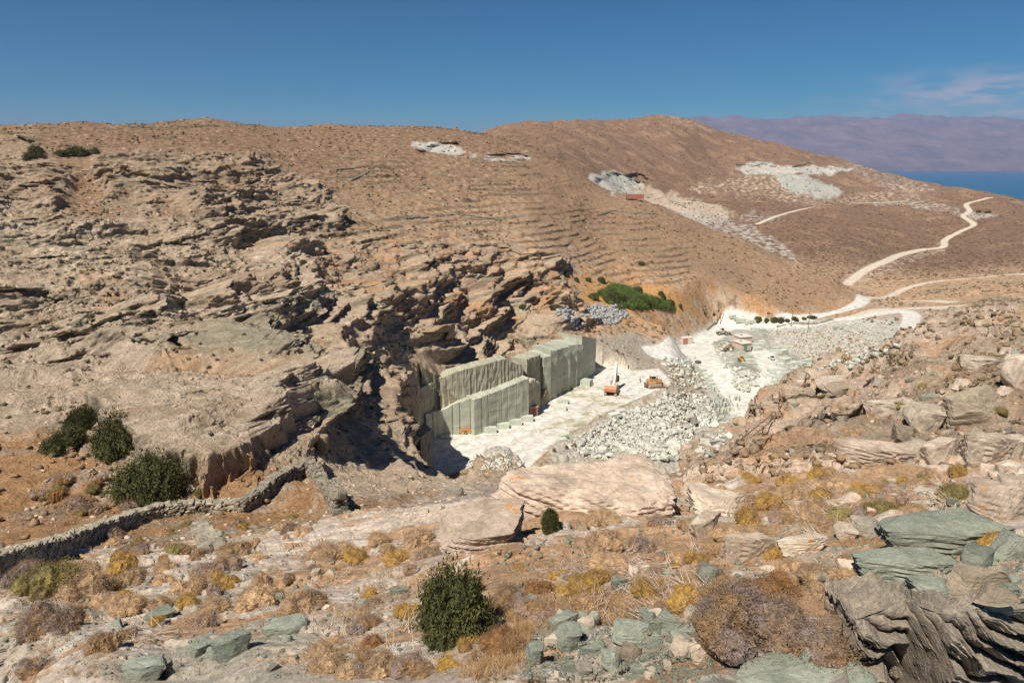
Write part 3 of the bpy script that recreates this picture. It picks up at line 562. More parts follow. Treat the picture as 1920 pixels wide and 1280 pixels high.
# ================================================================== OBJECTS
rnd = random.Random(5)
class MB:
    def __init__(s): s.v = []; s.f = []
    def add(s, vs, fs, M=None):
        k = len(s.v); s.v += [tuple((M @ Vector(q)) if M else q) for q in vs]; s.f += [tuple(i+k for i in f) for f in fs]; return s
    def box(s, c, d, rz=0.0, ry=0.0, rx=0.0, jit=0.0, taper=1.0):
        M = Matrix.Translation(c) @ Matrix.Rotation(rz, 4, 'Z') @ Matrix.Rotation(ry, 4, 'Y') @ Matrix.Rotation(rx, 4, 'X')
        vs = []
        for z in (-.5, .5):
            t = taper if z > 0 else 1
            for x, y in ((-.5, -.5), (.5, -.5), (.5, .5), (-.5, .5)):
                vs.append((x*d[0]*t+rnd.uniform(-jit, jit), y*d[1]*t+rnd.uniform(-jit, jit), z*d[2]+rnd.uniform(-jit, jit)))
        return s.add(vs, [(3, 2, 1, 0), (4, 5, 6, 7), (0, 1, 5, 4), (1, 2, 6, 5), (2, 3, 7, 6), (3, 0, 4, 7)], M)
    def bev(s, c, d, b=0.06, rz=0.0, ry=0.0, rx=0.0):      # box with chamfered edges
        M = Matrix.Translation(c) @ Matrix.Rotation(rz, 4, 'Z') @ Matrix.Rotation(ry, 4, 'Y') @ Matrix.Rotation(rx, 4, 'X')
        bm = bmesh.new(); bmesh.ops.create_cube(bm, size=1)
        for v in bm.verts: v.co = Vector((v.co.x*d[0], v.co.y*d[1], v.co.z*d[2]))
        bmesh.ops.bevel(bm, geom=bm.edges[:], offset=min(b, min(d)*0.3), segments=1, affect='EDGES')
        bm.verts.index_update(); vs = [v.co[:] for v in bm.verts]; fs = [tuple(v.index for v in f.verts) for f in bm.faces]; bm.free()
        return s.add(vs, fs, M)
    def cyl(s, p0, p1, r, n=10, r1=None):
        p0, p1 = Vector(p0), Vector(p1); d = p1-p0; q = d.to_track_quat('Z', 'Y'); L = d.length; r1 = r if r1 is None else r1
        vs = [p0+q@Vector((r*math.cos(a), r*math.sin(a), 0)) for a in [2*math.pi*i/n for i in range(n)]]
        vs += [p0+q@Vector((r1*math.cos(a), r1*math.sin(a), L)) for a in [2*math.pi*i/n for i in range(n)]]
        return s.add([tuple(v) for v in vs], [(i, (i+1) % n, n+(i+1) % n, n+i) for i in range(n)]+[tuple(range(n))[::-1], tuple(range(n, 2*n))])
    def prism(s, prof, y0, y1):          # profile in x-z, extruded along y
        n = len(prof); vs = [(a, y0, b) for a, b in prof]+[(a, y1, b) for a, b in prof]
        return s.add(vs, [(i, (i+1) % n, n+(i+1) % n, n+i) for i in range(n)]+[tuple(range(n))[::-1], tuple(range(n, 2*n))])
    def ring(s, R0, r, n=40, m=8, c=(0, 0, 0), axis='Z', wob=0):
        vs = []
        for i in range(n):
            a = 2*math.pi*i/n; w = R0+wob*math.sin(3*a)
            for j in range(m):
                b = 2*math.pi*j/m; q = ((w+r*math.cos(b))*math.cos(a), (w+r*math.cos(b))*math.sin(a), r*math.sin(b))
                if axis == 'Y': q = (q[0], q[2], q[1])
                vs.append((q[0]+c[0], q[1]+c[1], q[2]+c[2]))
        return s.add(vs, [(i*m+j, ((i+1) % n)*m+j, ((i+1) % n)*m+(j+1) % m, i*m+(j+1) % m) for i in range(n) for j in range(m)])
    def mesh(s, name, mt=None, smooth=False):
        me = bpy.data.meshes.new(name); me.from_pydata(s.v, [], s.f); me.update()
        if mt: me.materials.append(mt)
        if smooth: me.shade_smooth()
        return me
    def build(s, name, mt, parent=None, smooth=False):
        o = bpy.data.objects.new(name, s.mesh(name, mt, smooth)); COL.objects.link(o)
        if parent: o.parent = parent
        return o
THINGS = []        # (object, label stem, photo pixel)
def tag(o, label, cat, group=None):
    o['label'] = label; o['category'] = cat
    if group: o['group'] = group
    o['kind'] = 'thing'
    THINGS.append(o); return o
def root(name, loc, rz=0.0):
    o = bpy.data.objects.new(name, None); COL.objects.link(o); o.location = loc; o.rotation_euler = (0, 0, rz); o.empty_display_size = 0.3; return o
def inst(me, name, loc, rot=(0, 0, 0), sc=(1, 1, 1)):
    o = bpy.data.objects.new(name, me); COL.objects.link(o); o.location = loc; o.rotation_euler = rot; o.scale = sc; return o
def mpp(p): return Vector(p).length/FPX          # metres per photograph pixel at a point
def opx(o):
    x, y = project(*o.location); return float(x), float(y)
# ---- materials
def rock_mat(name, a, b, scale=3.0, bd=0.03, lichen=0.0, rand=0.25, streak=0.0):
    m, n, l, bs = mat(name, 0.92); tc = n.new('ShaderNodeTexCoord'); oi = n.new('ShaderNodeObjectInfo')
    va = n.new('ShaderNodeNewGeometry'); p = va.outputs['Position']
    if streak:
        mp = n.new('ShaderNodeMapping'); mp.inputs['Scale'].default_value = (1, 1, streak); mp.inputs['Rotation'].default_value = (0.2, 0.35, 0); l.new(p, mp.inputs[0]); p = mp.outputs[0]
    n1_ = noise(n, l, p, scale, 8, 0.65); n2_ = noise(n, l, p, scale*6, 6, 0.7)
    c = mixn(n, l, rng(n, l, n1_, .38, .62, 0, 1), a, b); c = mulc(n, l, c, rng(n, l, n2_, .3, .7, .7, 1.25))
    c = mulc(n, l, c, rng(n, l, oi.outputs['Random'], 0, 1, 1-rand, 1+rand))
    if lichen:
        n3_ = noise(n, l, va.outputs[0], scale*0.8, 10, 0.75); c = mixn(n, l, rng(n, l, n3_, .70-.06*lichen, .72-.06*lichen, 0, .9), c, (.58, .22, .02))
    l.new(c, bs.inputs['Base Color']); bump(n, l, bs, n1_, bd*3, 0.7); 
    b2 = n.new('ShaderNodeBump'); b2.inputs['Distance'].default_value = bd; l.new(n2_, b2.inputs['Height'])
    l.new([q for q in n if q.type == 'BUMP'][0].outputs[0], b2.inputs['Normal']); l.new(b2.outputs[0], bs.inputs['Normal'])
    return m
MAT_PALE = rock_mat('pale_schist', (.54, .45, .35), (.36, .29, .22), 1.7, .02, 0.55)
MAT_PALE2 = rock_mat('pale_lichen_rock', (.60, .48, .37), (.37, .29, .22), 1.1, .03, 1.5)
MAT_GREEN = rock_mat('green_schist', (.285, .305, .24), (.19, .205, .16), 3.0, .02, 0.15, 0.2, 3.0)
MAT_BROWN = rock_mat('brown_schist', (.34, .27, .19), (.24, .20, .145), 1.8, .03, 0.3, 0.2, 4.0)
MAT_DARKROCK = rock_mat('grey_schist', (.24, .22, .18), (.36, .31, .24), 1.6, .03, 0.0, 0.25, 3.0)
MAT_MARBLE = rock_mat('pale_green_marble', (.56, .58, .50), (.46, .49, .41), 0.7, .01, 0, 0.14)
MAT_RUBBLE = rock_mat('broken_marble', (.60, .59, .52), (.40, .405, .34), 0.5, .04, 0, 0.3)
MAT_OUT = rock_mat('weathered_layered_rock', (.40, .33, .25), (.22, .19, .15), 3.0, .03, .6, .1)
MAT_TANS = rock_mat('tan_stone', (.50, .39, .28), (.40, .31, .22), 1.2, .03, 0, .2)
MAT_WHITE = rock_mat('white_marble', (.70, .69, .64), (.58, .57, .52), 0.7, .03, 0, 0.1)
MAT_GREYHEAP = rock_mat('grey_broken_stone', (.44, .44, .42), (.32, .32, .31), 0.9, .04, 0, 0.25)
MAT_STONEWALL = rock_mat('dry_wall_stone', (.20, .185, .135), (.42, .36, .275), 2.2, .04, 0, 0.2)
def wall_mat(name, a, b, k):
    m, n, l, bs = mat(name, 0.85); g = n.new('ShaderNodeNewGeometry'); p = g.outputs['Position']
    mp = n.new('ShaderNodeMapping'); mp.inputs['Scale'].default_value = (1, 1, 0.12); l.new(p, mp.inputs[0])
    s1 = noise(n, l, mp.outputs[0], 1.6, 6, 0.65); s2 = noise(n, l, p, 0.22, 5, 0.6)
    mp2 = n.new('ShaderNodeMapping'); mp2.inputs['Rotation'].default_value = (0.5, 0.3, 0); mp2.inputs['Scale'].default_value = (.15, .15, 1.4); l.new(p, mp2.inputs[0]); s3 = noise(n, l, mp2.outputs[0], 0.8, 6, 0.6)
    c = mixn(n, l, rng(n, l, s1, .35, .65, 0, 1), a, b); c = mulc(n, l, c, rng(n, l, s3, .3, .7, .82, 1.14))
    c = mixn(n, l, rng(n, l, s2, .54, .76, 0, .35), c, (.17, .16, .12))
    l.new(c, bs.inputs['Base Color']); bump(n, l, bs, s1, k, 0.6); return m
MAT_WALL = wall_mat('sawn_marble_wall', (.47, .48, .39), (.37, .38, .30), .05)
MAT_FLUTE = wall_mat('drilled_marble_wall', (.42, .405, .31), (.32, .31, .235), .12)
def paint_mat(name, c, rough=0.6, dirt=0.5, metal=0.0):
    m, n, l, bs = mat(name, rough, c, metal); tc = n.new('ShaderNodeTexCoord')
    s1 = noise(n, l, tc.outputs['Object'], 2.5, 7, 0.7)
    l.new(mixn(n, l, rng(n, l, s1, .42, .66, 0, dirt), c, (.42, .36, .28)), bs.inputs['Base Color']); return m
P_ORANGE = paint_mat('faded_orange_paint', (.58, .22, .09)); P_YELLOW = paint_mat('yellow_paint', (.70, .36, .03), .5, .3); P_CREAM = paint_mat('cream_paint', (.62, .56, .47), .6, .4)
P_OCHRE = paint_mat('ochre_paint', (.50, .27, .09), .6, .6); P_RUST = paint_mat('rusty_steel', (.17, .085, .05), .8, .3); P_DARK = paint_mat('dark_rubber', (.045, .042, .04), .8, .35)
P_STEEL = paint_mat('worn_track_steel', (.40, .33, .25), .6, .5); P_RED = paint_mat('dusty_red_paint', (.42, .13, .09), .6, .45); P_PINK = paint_mat('pink_plaster', (.62, .46, .38), .9, .3)
P_ROOF = paint_mat('pale_concrete_roof', (.68, .58, .52), .9, .25); P_GDOOR = paint_mat('green_door_paint', (.08, .30, .17), .5, .15); P_BLUE = paint_mat('blue_paint', (.10, .22, .34), .4, .2); P_WHITE = paint_mat('white_paint', (.70, .69, .66), .5, .2)
P_WOOD = paint_mat('weathered_pole_wood', (.20, .14, .09), .9, .2); P_HOSE = paint_mat('grey_hose', (.30, .29, .26), .7, .2)
m_, n_, l_, b_ = mat('dark_window_glass', 0.15, (.03, .04, .045)); P_GLASS = m_
# ---- plants
def leaf_mat(name, a, b, rand=0.2, gold=None):
    m, n, l, bs = mat(name, 0.85); bs.inputs['Specular IOR Level'].default_value = 0.12; g = n.new('ShaderNodeNewGeometry'); oi = n.new('ShaderNodeObjectInfo')
    s1 = noise(n, l, g.outputs['Position'], 3.0, 5, 0.6); s2 = noise(n, l, g.outputs['Position'], 45, 4, 0.7)
    c = mixn(n, l, rng(n, l, s1, .4, .6, 0, 1), a, b); c = mulc(n, l, c, rng(n, l, s2, .32, .68, .5, 1.5))
    c = mulc(n, l, c, rng(n, l, oi.outputs['Random'], 0, 1, 1-rand, 1+rand)); l.new(c, bs.inputs['Base Color']); return m
L_TAN = leaf_mat('dry_tan_twigs', (.44, .295, .165), (.33, .225, .14)); L_GOLD = leaf_mat('golden_leaves', (.38, .235, .065), (.29, .18, .07)); L_GREY = leaf_mat('grey_thorn_twigs', (.25, .195, .17), (.27, .17, .085))
L_GREEN = leaf_mat('dark_green_leaves', (.10, .098, .036), (.06, .064, .026)); L_OLIVE = leaf_mat('olive_leaves', (.25, .20, .07), (.17, .14, .06)); L_BRIGHT = leaf_mat('fresh_green_reeds', (.16, .215, .05), (.07, .11, .03)); L_BROWN = leaf_mat('rust_brown_leaves', (.34, .18, .07), (.22, .12, .06))
L_STRAW = leaf_mat('dry_straw', (.52, .36, .20), (.42, .25, .12)); L_DULL = leaf_mat('dull_scrub_leaves', (.14, .115, .06), (.20, .145, .085), 0)
def foliage(seed, n, lobes, leaf, spike, flat=0.75, ragged=0.10, spread=0.0):
    """unit-radius cushion (base at z=0) of many small leaves or twigs over an uneven dark core"""
    r = np.random.RandomState(seed); LB = []
    for k in range(lobes):
        a = r.rand()*2*np.pi; d = (0.0 if k == 0 else 0.30+0.32*r.rand()+spread*r.rand()); s = (0.66-spread*.7 if k == 0 else 0.30+0.22*r.rand()-spread*.25*r.rand())
        LB.append((d*np.cos(a), d*np.sin(a), (0.12+0.35*r.rand()*(1-d))*1.0 if k else 0.22, s))
    LB = np.array(LB); k = r.choice(lobes, n, p=(LB[:, 3]**2)/(LB[:, 3]**2).sum())
    d = r.randn(n, 3); d /= np.linalg.norm(d, axis=1)[:, None]; d[:, 2] = np.where(d[:, 2] < -0.25, -d[:, 2], d[:, 2])
    lump = lambda D_, K_: 1+.30*perlin(D_[:, 0]*2.2+K_*5.3, D_[:, 1]*2.2+D_[:, 2]*2.9+K_, 601)+.16*perlin(D_[:, 0]*6+K_, D_[:, 1]*6+D_[:, 2]*5, 602)
    rad = LB[k, 3]*(1+ragged*r.randn(n)*0.6-ragged*0.3)*lump(d, k); p = LB[k, :3]+d*rad[:, None]; p[:, 2] *= flat/0.8
    keep = p[:, 2] > -0.05
    for j in range(lobes):
        q = p-LB[j, :3]*np.array([1, 1, flat/.8]); keep &= ~((np.linalg.norm(q, axis=1) < LB[j, 3]*0.66) & (k != j))
    p, d = p[keep], d[keep]; n = len(p); u = r.randn(n, 3); u -= (u*d).sum(1)[:, None]*d*0.6; u /= np.linalg.norm(u, axis=1)[:, None]
    ax = d*spike+r.randn(n, 3)*0.45; ax /= np.linalg.norm(ax, axis=1)[:, None]; L = leaf*(0.6+0.8*r.rand(n))[:, None]
    w = 0.28 if spike > 0.8 else 0.5
    V = np.stack([p-u*L*w, p+u*L*w, p+ax*L*1.5], 1).reshape(-1, 3); F = np.arange(3*n).reshape(-1, 3)
    mb = MB(); mb.v = [tuple(x) for x in V]; mb.f = [tuple(x) for x in F.tolist()]
    for x, y, z, s in LB:                       # core
        bm = bmesh.new(); bmesh.ops.create_icosphere(bm, subdivisions=3, radius=1.0); bm.verts.index_update()
        D_ = np.array([v.co[:] for v in bm.verts]); D_ *= (s*.80*lump(D_, np.full(len(D_), float(np.argmin(abs(LB[:, 0]-x))))))[:, None]
        mb.add([(q_[0]+x, q_[1]+y, (q_[2]+z)*flat/.8) for q_ in D_], [tuple(v.index for v in f.verts) for f in bm.faces]); bm.free()
    return mb
FOL = {}
def fol_mesh(kind, mt, lod):
    key = (kind, mt.name, lod)
    if key not in FOL:
        out = []
        for q in range(3 if lod else 4):
            sd = hash((kind, lod)) % 1000 if False else (len(kind)*37+lod*11+q*5+7)
            if kind == 'mound': mb = foliage(sd, (11000, 2400, 500)[lod], 7+q, (0.030, 0.06, 0.13)[lod], 1.3, .8, .24, .13)
            elif kind == 'thorn': mb = foliage(sd, (22000, 3500, 500)[lod], 13, (0.026, 0.07, .15)[lod], 1.0, 0.80, 0.3, .26)
            else: mb = foliage(sd, (16000, 3000, 600)[lod], 14, (0.045, 0.08, 0.16)[lod], 0.5, 0.9, 0.22)
            out.append(mb.mesh(kind+'_leaves', mt))
        FOL[key] = out
    l_ = FOL[key]; return l_[rnd.randrange(len(l_))]
CN = {'T': ('dry tan', L_TAN), 'G': ('golden', L_GOLD), 'P': ('grey', L_GREY), 'D': ('dark green', L_GREEN), 'O': ('olive', L_OLIVE), 'B': ('rust brown', L_BROWN)}
def put_shrub(px, py, w, col='T', kind='mound', h=None, name='cushion_shrub', label=None, cat='shrub', group=None, sink=0.04):
    p = hit(px, py, grid=GRID); r = w*mpp(p)/2; lod = 0 if w > 44 else 1 if w > 16 else 2
    th = math.asin(-p.z/p.length)
    hh = (max(0.6, (h/w*2.0-1.1*math.sin(th))/math.cos(th)/1.12) if h else rnd.uniform(.8, 1.25))
    p.z -= r*sink; p.y += r*0.5
    z = ground_z(p.x, min(p.y, 1900), GRID)-r*sink*2 if p.y > 6 else p.z
    p.z = min(p.z+r*0.5, max(z, p.z-r*0.3))
    o = inst(fol_mesh(kind, CN[col][1], lod), name, p, (rnd.uniform(-.22, .22), rnd.uniform(-.22, .22), rnd.uniform(0, 6.28)), (r*rnd.uniform(.9, 1.1), r*rnd.uniform(.7, 1.15), r*hh))
    return tag(o, label or 'LM:'+('small ' if w < 34 else 'large ' if w > 85 else '')+CN[col][0]+' cushion shrub', cat, group)
# ---- rocks
def rock(seed, sub=4, cuts=9, strata=0.0, rough=0.06, squash=(1, 1, 1), tilt=0.0, dmin=0.5):
    r = np.random.RandomState(seed); bm = bmesh.new(); bmesh.ops.create_icosphere(bm, subdivisions=sub, radius=1.0); bm.verts.index_update()
    V = np.array([v.co[:] for v in bm.verts]); F = [tuple(v.index for v in f.verts) for f in bm.faces]; bm.free()
    V *= 1.35
    V[:, 0] *= 1+0.2*r.randn(); 
    for k in range(cuts):
        n = r.randn(3); n[2] *= 0.8; n /= np.linalg.norm(n); d = r.uniform(dmin, 0.95); t = V@n-d; m = t > 0; V[m] -= n*(t[m, None])*0.97
    for n, d in (((0, 0, 1), .62), ((0, 0, -1), .6)): n = np.array(n, float); t = V@n-d; m = t > 0; V[m] -= n*(t[m, None])*0.92
    nr = V/np.linalg.norm(V, axis=1)[:, None]
    q = lambda s, sd: perlin(V[:, 0]*s+V[:, 2]*s*1.7+9, V[:, 1]*s-V[:, 2]*s*1.3+4, sd)
    V += nr*(rough*(q(1.5, 3+seed % 7)+.6*q(3.5, 5)+.45*q(8, 6)+.25*q(17, 7)))[:, None]
    if strata:
        s = V@np.array([0.25, 0.15, 1.0])*5.5+0.8*q(1.2, 9); f = s-np.floor(s); g = strata*(np.where(f < .8, f/.8, (1-f)/.2)-.5)*(1+perlin(np.floor(s)*7.3, V[:, 0]*2, 4)*1.5)
        V[:, 0] += nr[:, 0]*g; V[:, 1] += nr[:, 1]*g
    V *= np.array(squash)
    mb = MB(); mb.v = [tuple(x) for x in V]; mb.f = F; return mb
RK = {}
def rock_mesh(mt, lod):
    key = (mt.name, lod)
    if key not in RK: RK[key] = [rock(7*k+3, (5, 4, 3)[lod], 8+k, 0.07 if k % 2 else 0.03, 0.05).mesh('rock_body', mt) for k in range(5)]
    return RK[key][rnd.randrange(5)]
def put_rock(px, py, w, h, mt, label=None, name='boulder', rot=None, depth=0.8, tilt=0.15, cat='rock', group=None, me=None):
    p = hit(px, py) if (px > 1590 and py > 1082) else hit(px, py, grid=GRID); s = mpp(p); W_, H_ = w*s/2, h*s/2*1.1
    lod = 0 if w > 70 else 1 if w > 16 else 2
    p.y += W_*depth*0.5; p.z += H_*0.35
    o = inst(me or rock_mesh(mt, lod), name, p, (rnd.uniform(-tilt, tilt), rnd.uniform(-tilt, tilt), rnd.uniform(-.4, .4) if rot is None else rot), (W_, W_*depth, H_*1.35))
    return tag(o, label or 'LM:'+('small ' if w < 26 else '')+{'pale_schist': 'pale tan', 'green_schist': 'green grey', 'brown_schist': 'brown', 'grey_schist': 'grey', 'pale_lichen_rock': 'pale lichened'}.get(mt.name, 'pale')+' rock', cat, group)
# ------------------------------------------------------------------ sawn quarry walls
def foot_pt(px, py, z=ZF): x, t = ray(px, py); y = z/float(t); return Vector((float(x)*y, y, z))
def wall_piece(name, pts, z0=ZF-0.6, flute=0.0, mt=None, back=3.5, setback=0.0, forward=0.8, joints=(), saw=0.0, label='', dx=0.14, rough_top=0.25, zb=None):
    """pts: list of (foot px, foot py, top py)."""
    P_ = [foot_pt(a, b) for a, b, c in pts]; T_ = [float(ray(a, c)[1])*p.y for (a, b, c), p in zip(pts, P_)]
    d = (P_[-1]-P_[0]).normalized(); nb = Vector((-d.y, d.x, 0))
    S = [0.0]; 
    for a, b in zip(P_[:-1], P_[1:]): S.append(S[-1]+(b-a).length)
    n = max(4, int(S[-1]/dx)); cols_ = []
    for i in range(n+1):
        s = S[-1]*i/n; k = max(0, min(len(S)-2, int(np.searchsorted(S, s, side='right'))-1)); t = (s-S[k])/(S[k+1]-S[k]); p = P_[k].lerp(P_[k+1], t); zt = T_[k]+(T_[k+1]-T_[k])*t
        if setback: zt = zt*1.0
        off = -forward+setback
        if flute: off += flute*(abs(math.sin(s*math.pi/0.42))*0.8+0.8*float(perlin(np.array(s*1.7), np.array(3.3), 12)))
        for j in joints:
            if abs(s/S[-1]-j) < dx*0.7/S[-1]: off += 0.3
        if saw: ph = (s/S[-1]*saw) % 1.0; off += 0.9*ph
        zt += rough_top*.7*float(perlin(np.array(s*0.9), np.array(7.7), 15))
        cols_.append((p, off, zt, s))
    mb = MB(); nz = 14
    for p, off, zt, s in cols_:
        zz0 = z0 if zb is None else zb(p)
        for k in range(nz+1):
            z = zz0+(zt-zz0)*k/nz; o = off+(0.10*float(perlin(np.array(s*0.6), np.array(z*0.5), 18)) if not flute else 0.22*float(perlin(np.array(s*1.5), np.array(z*0.5), 19)))
            q = p+nb*o; mb.v.append((q.x, q.y, z))
        q = p+nb*(back+setback); mb.v.append((q.x, q.y, zt+0.15)); mb.v.append((q.x, q.y, zz0))
    m = nz+3
    for i in range(len(cols_)-1):
        for k in range(m): mb.f.append((i*m+k, (i+1)*m+k, (i+1)*m+(k+1) % m, i*m+(k+1) % m))
    mb.f.append(tuple(range(m))[::-1]); e = (len(cols_)-1)*m; mb.f.append(tuple(range(e, e+m)))
    o = mb.build(name, mt or MAT_WALL); tag(o, label, 'quarry wall'); return o
wall_piece('quarry_wall', [(796, 828, 776), (814, 820, 770), (829, 815, 768)], label='dark shaded sawn marble face at the left end behind the corner pillar', joints=(.4,))
wall_piece('quarry_wall', [(786, 838, 734), (827, 814, 713)], setback=1.3, flute=.10, mt=MAT_FLUTE, label='shaded upper drilled face at the far left corner of the quarry')
wall_piece('quarry_wall', [(826, 815, 770), (850, 813, 757), (881, 811, 745)], label='shorter smooth sawn marble panel behind the yellow compressor', joints=(.42, .66))
wall_piece('quarry_wall', [(883, 813, 747), (930, 799, 728), (984, 784, 706)], forward=1.5, label='long smooth sawn marble wall behind the row of four blocks', joints=(.14, .25, .4, .5, .6, .78, .9))
wall_piece('quarry_wall', [(826, 815, 713), (877, 811, 693), (915, 803, 684), (953, 792, 674), (968, 788, 682), (984, 784, 686)], setback=1.6, flute=.17, mt=MAT_FLUTE, back=2.6, label='long upper quarry face with vertical drill grooves above the smooth wall')
wall_piece('quarry_wall', [(984, 784, 716), (1000, 778, 712), (1012, 768, 716)], setback=.6, flute=.16, mt=MAT_FLUTE, rough_top=1.2, label='broken low quarry face behind the red hut')
wall_piece('quarry_wall', [(998, 778, 676), (1014, 764, 669), (1023, 756, 664)], setback=2.4, flute=.2, mt=MAT_FLUTE, rough_top=.5, label='recessed dark drilled face between the smooth wall and the stepped wall')
steps_ = [(1013, 752, 668, 1024, 748, 664), (1024, 747, 656, 1034, 742, 654), (1034, 741, 654, 1042, 735, 652), (1042, 735, 651, 1057, 728, 647), (1057, 728, 646, 1071, 722, 643), (1071, 722, 643, 1081, 717, 644), (1081, 716, 629, 1094, 697, 632)]
ordn = ['first', 'second', 'third', 'fourth', 'fifth', 'sixth', 'seventh']
for k, (a, b, c, d, e, f) in enumerate(steps_):
    wall_piece('quarry_wall', [(a, b, c), (d, e, f)], forward=1.4, rough_top=.1, back=6, dx=.3, label=f'pale vertical marble panel, {ordn[k]} from the left in the stepped right wall')
    THINGS[-1]['group'] = 'stepped panels at the right of the quarry wall'
    o = THINGS[-1]; p0, p1 = foot_pt(a, b), foot_pt(d, e); pv = p0
    Mx = Matrix.Translation(pv) @ Matrix.Rotation(R(-13), 4, 'Z') @ Matrix.Translation(-pv); o.data.transform(Mx)
# corner pillar
pb = [foot_pt(770, 848, -58.3), foot_pt(790.5, 868, -58.3), foot_pt(812, 859, -58.3), foot_pt(796, 843, -58.3)]
mb = MB(); hz = [4.2, 5.6, 6.4, 6.0]
mb.v = [tuple(p+Vector((0, 0, -4.5))) for p in pb]+[(p.x, p.y, p.z+h) for p, h in zip(pb, hz)]
mb.f = [(0, 1, 5, 4), (1, 2, 6, 5), (2, 3, 7, 6), (3, 0, 4, 7), (4, 5, 6, 7)]
bm = bmesh.new(); bm.from_mesh(mb.mesh('t')); bmesh.ops.subdivide_edges(bm, edges=bm.edges[:], cuts=12, use_grid_fill=True)
for v in bm.verts: v.co += Vector((1, -1, .4))*0.14*float(perlin(np.array(v.co.x*1.4+v.co.y), np.array(v.co.z*0.5), 9))
me = bpy.data.meshes.new('quarry_wall'); bm.to_mesh(me); bm.free(); me.materials.append(MAT_FLUTE)
tag(inst(me, 'rock_pillar', (0, 0, 0)), 'short square cut stone pillar left standing at the front corner of the quarry', 'rock pillar')
# ------------------------------------------------------------------ marble blocks
BLK = [MB().box((0, 0, .5), (1, 1, 1), jit=.035).mesh('block', MAT_MARBLE) for _ in range(8)]
BLKW = [MB().box((0, 0, .5), (1, 1, 1), jit=.05).mesh('block', MAT_WHITE) for _ in range(3)]
def put_block(px, py, w, h, d=None, rz=0.0, label=None, mt=None, tilt=0.03, lv=None, name='marble_block', group='marble blocks in the quarry yard'):
    p = foot_pt(px, py, lv) if lv else hit(px, py, grid=GRID)
    s = mpp(p); L = w*s; D = (d*s if d else L*rnd.uniform(.45, .7)); H = h*s*0.95
    p.y += D/2; z = ground_z(p.x, p.y, GRID); p.z = min(max(z-0.1, p.z-.5), p.z+.8)
    o = inst(rnd.choice(BLKW if mt == 'W' else BLK), name, p, (rnd.uniform(-tilt, tilt), rnd.uniform(-tilt, tilt), rz+rnd.uniform(-.05, .05)), (L, D, H))
    return tag(o, label or 'LM:pale green marble block', 'stone block', group)
for k, (a, b) in enumerate([(919, 812), (943, 805), (966, 798), (988, 791)]):
    put_block(a, b, 23, 12, 10, 0.10, f'pale sawn marble block, {ordn[k]} from the left in the row below the wall', group='row of four marble blocks')
put_block(921, 818, 21, 4, 5, .1, 'low flat marble slab lying in front of the first block of the row')
put_block(1056, 757, 20, 9, 9, -.25, 'marble block behind another, right of the red hut'); put_block(1051, 770, 23, 9, 9, -.2, 'marble block in front of another, right of the red hut')
put_block(1097, 724, 27, 13, 16, -.5, 'large cube marble block at the foot of the stepped wall'); put_block(1089, 704, 16, 7, 9, -.3, 'shaded marble block at the far end of the stepped wall'); put_block(1102, 695, 20, 10, 10, -.1, 'rough marble block in the far corner of the quarry')
put_block(1153, 784, 23, 8, 12, .5, 'white marble block beside its pair below the wet ground', 'W'); put_block(1165, 775, 19, 7, 12, .5, 'white marble block behind its pair below the wet ground', 'W')
put_block(1056, 820, 15, 7, 12, .4, 'marble block at the left edge of the rubble, upper of two'); put_block(1054, 829, 17, 7, 12, .4, 'marble block at the left edge of the rubble, lower of two')
put_block(1171, 734, 14, 2.5, 12, -.5, 'thin white slab on the ground right of the excavator', 'W', name='marble_slab'); put_block(1195, 718, 16, 8, 12, -.4, 'white marble block between the excavator and the bulldozer', 'W', tilt=.2)
put_block(906, 872, 8, 10, 22, -.5, 'leaning narrow marble block beside the small gravel heap', tilt=.1); put_block(836, 822, 22, 5, 12, .1, 'low slab in the shadow at the left end of the wall')
put_block(1286, 684, 14, 8, 8, .3); put_block(1393, 708, 14, 8, 9, .2, 'large white marble block on the rubble island in the road loop', 'W', tilt=.3)
for a, b, w, h in [(1320, 697, 10, 5), (1322, 704, 10, 5), (1332, 707, 9, 6), (1326, 713, 10, 6), (1332, 717, 10, 6), (1337, 724, 9, 6), (1340, 730, 10, 7), (1424, 651, 18, 7), (1420, 658, 18, 7), (1428, 645, 12, 6), (1453, 662, 15, 6), (1455, 655, 14, 5), (1470, 663, 15, 7), (1472, 655, 13, 6),
                   (1405, 672, 13, 7), (1409, 679, 13, 6), (1404, 686, 10, 6), (1414, 686, 9, 6), (1395, 683, 8, 5), (1399, 679, 9, 5), (1368, 678, 10, 5), (1364, 685, 9, 6), (1361, 690, 8, 4), (1372, 682, 8, 4), (1489, 686, 13, 8), (1476, 680, 18, 8), (1499, 684, 10, 7), (1508, 682, 12, 7), (1518, 681, 13, 7), (1466, 676, 10, 6),
                   (1373, 600, 11, 6), (1380, 602, 8, 5), (1388, 608, 15, 7), (1402, 610, 8, 6), (1411, 609, 12, 6), (1396, 603, 7, 4), (1416, 620, 15, 6), (1430, 622, 12, 6), (1440, 620, 9, 4), (1569, 618, 9, 5), (1580, 618, 8, 5), (1589, 618, 11, 5), (1602, 616, 10, 3), (1610, 608, 9, 4), (1526, 623, 8, 3), (1535, 622, 7, 3)]:
    put_block(a, b, w, h, None, rnd.uniform(-.2, .5))
def inpoly(x, y, poly): return poly_sd(np.array([x], float), np.array([y], float), np.array(poly, float))[0] > 0
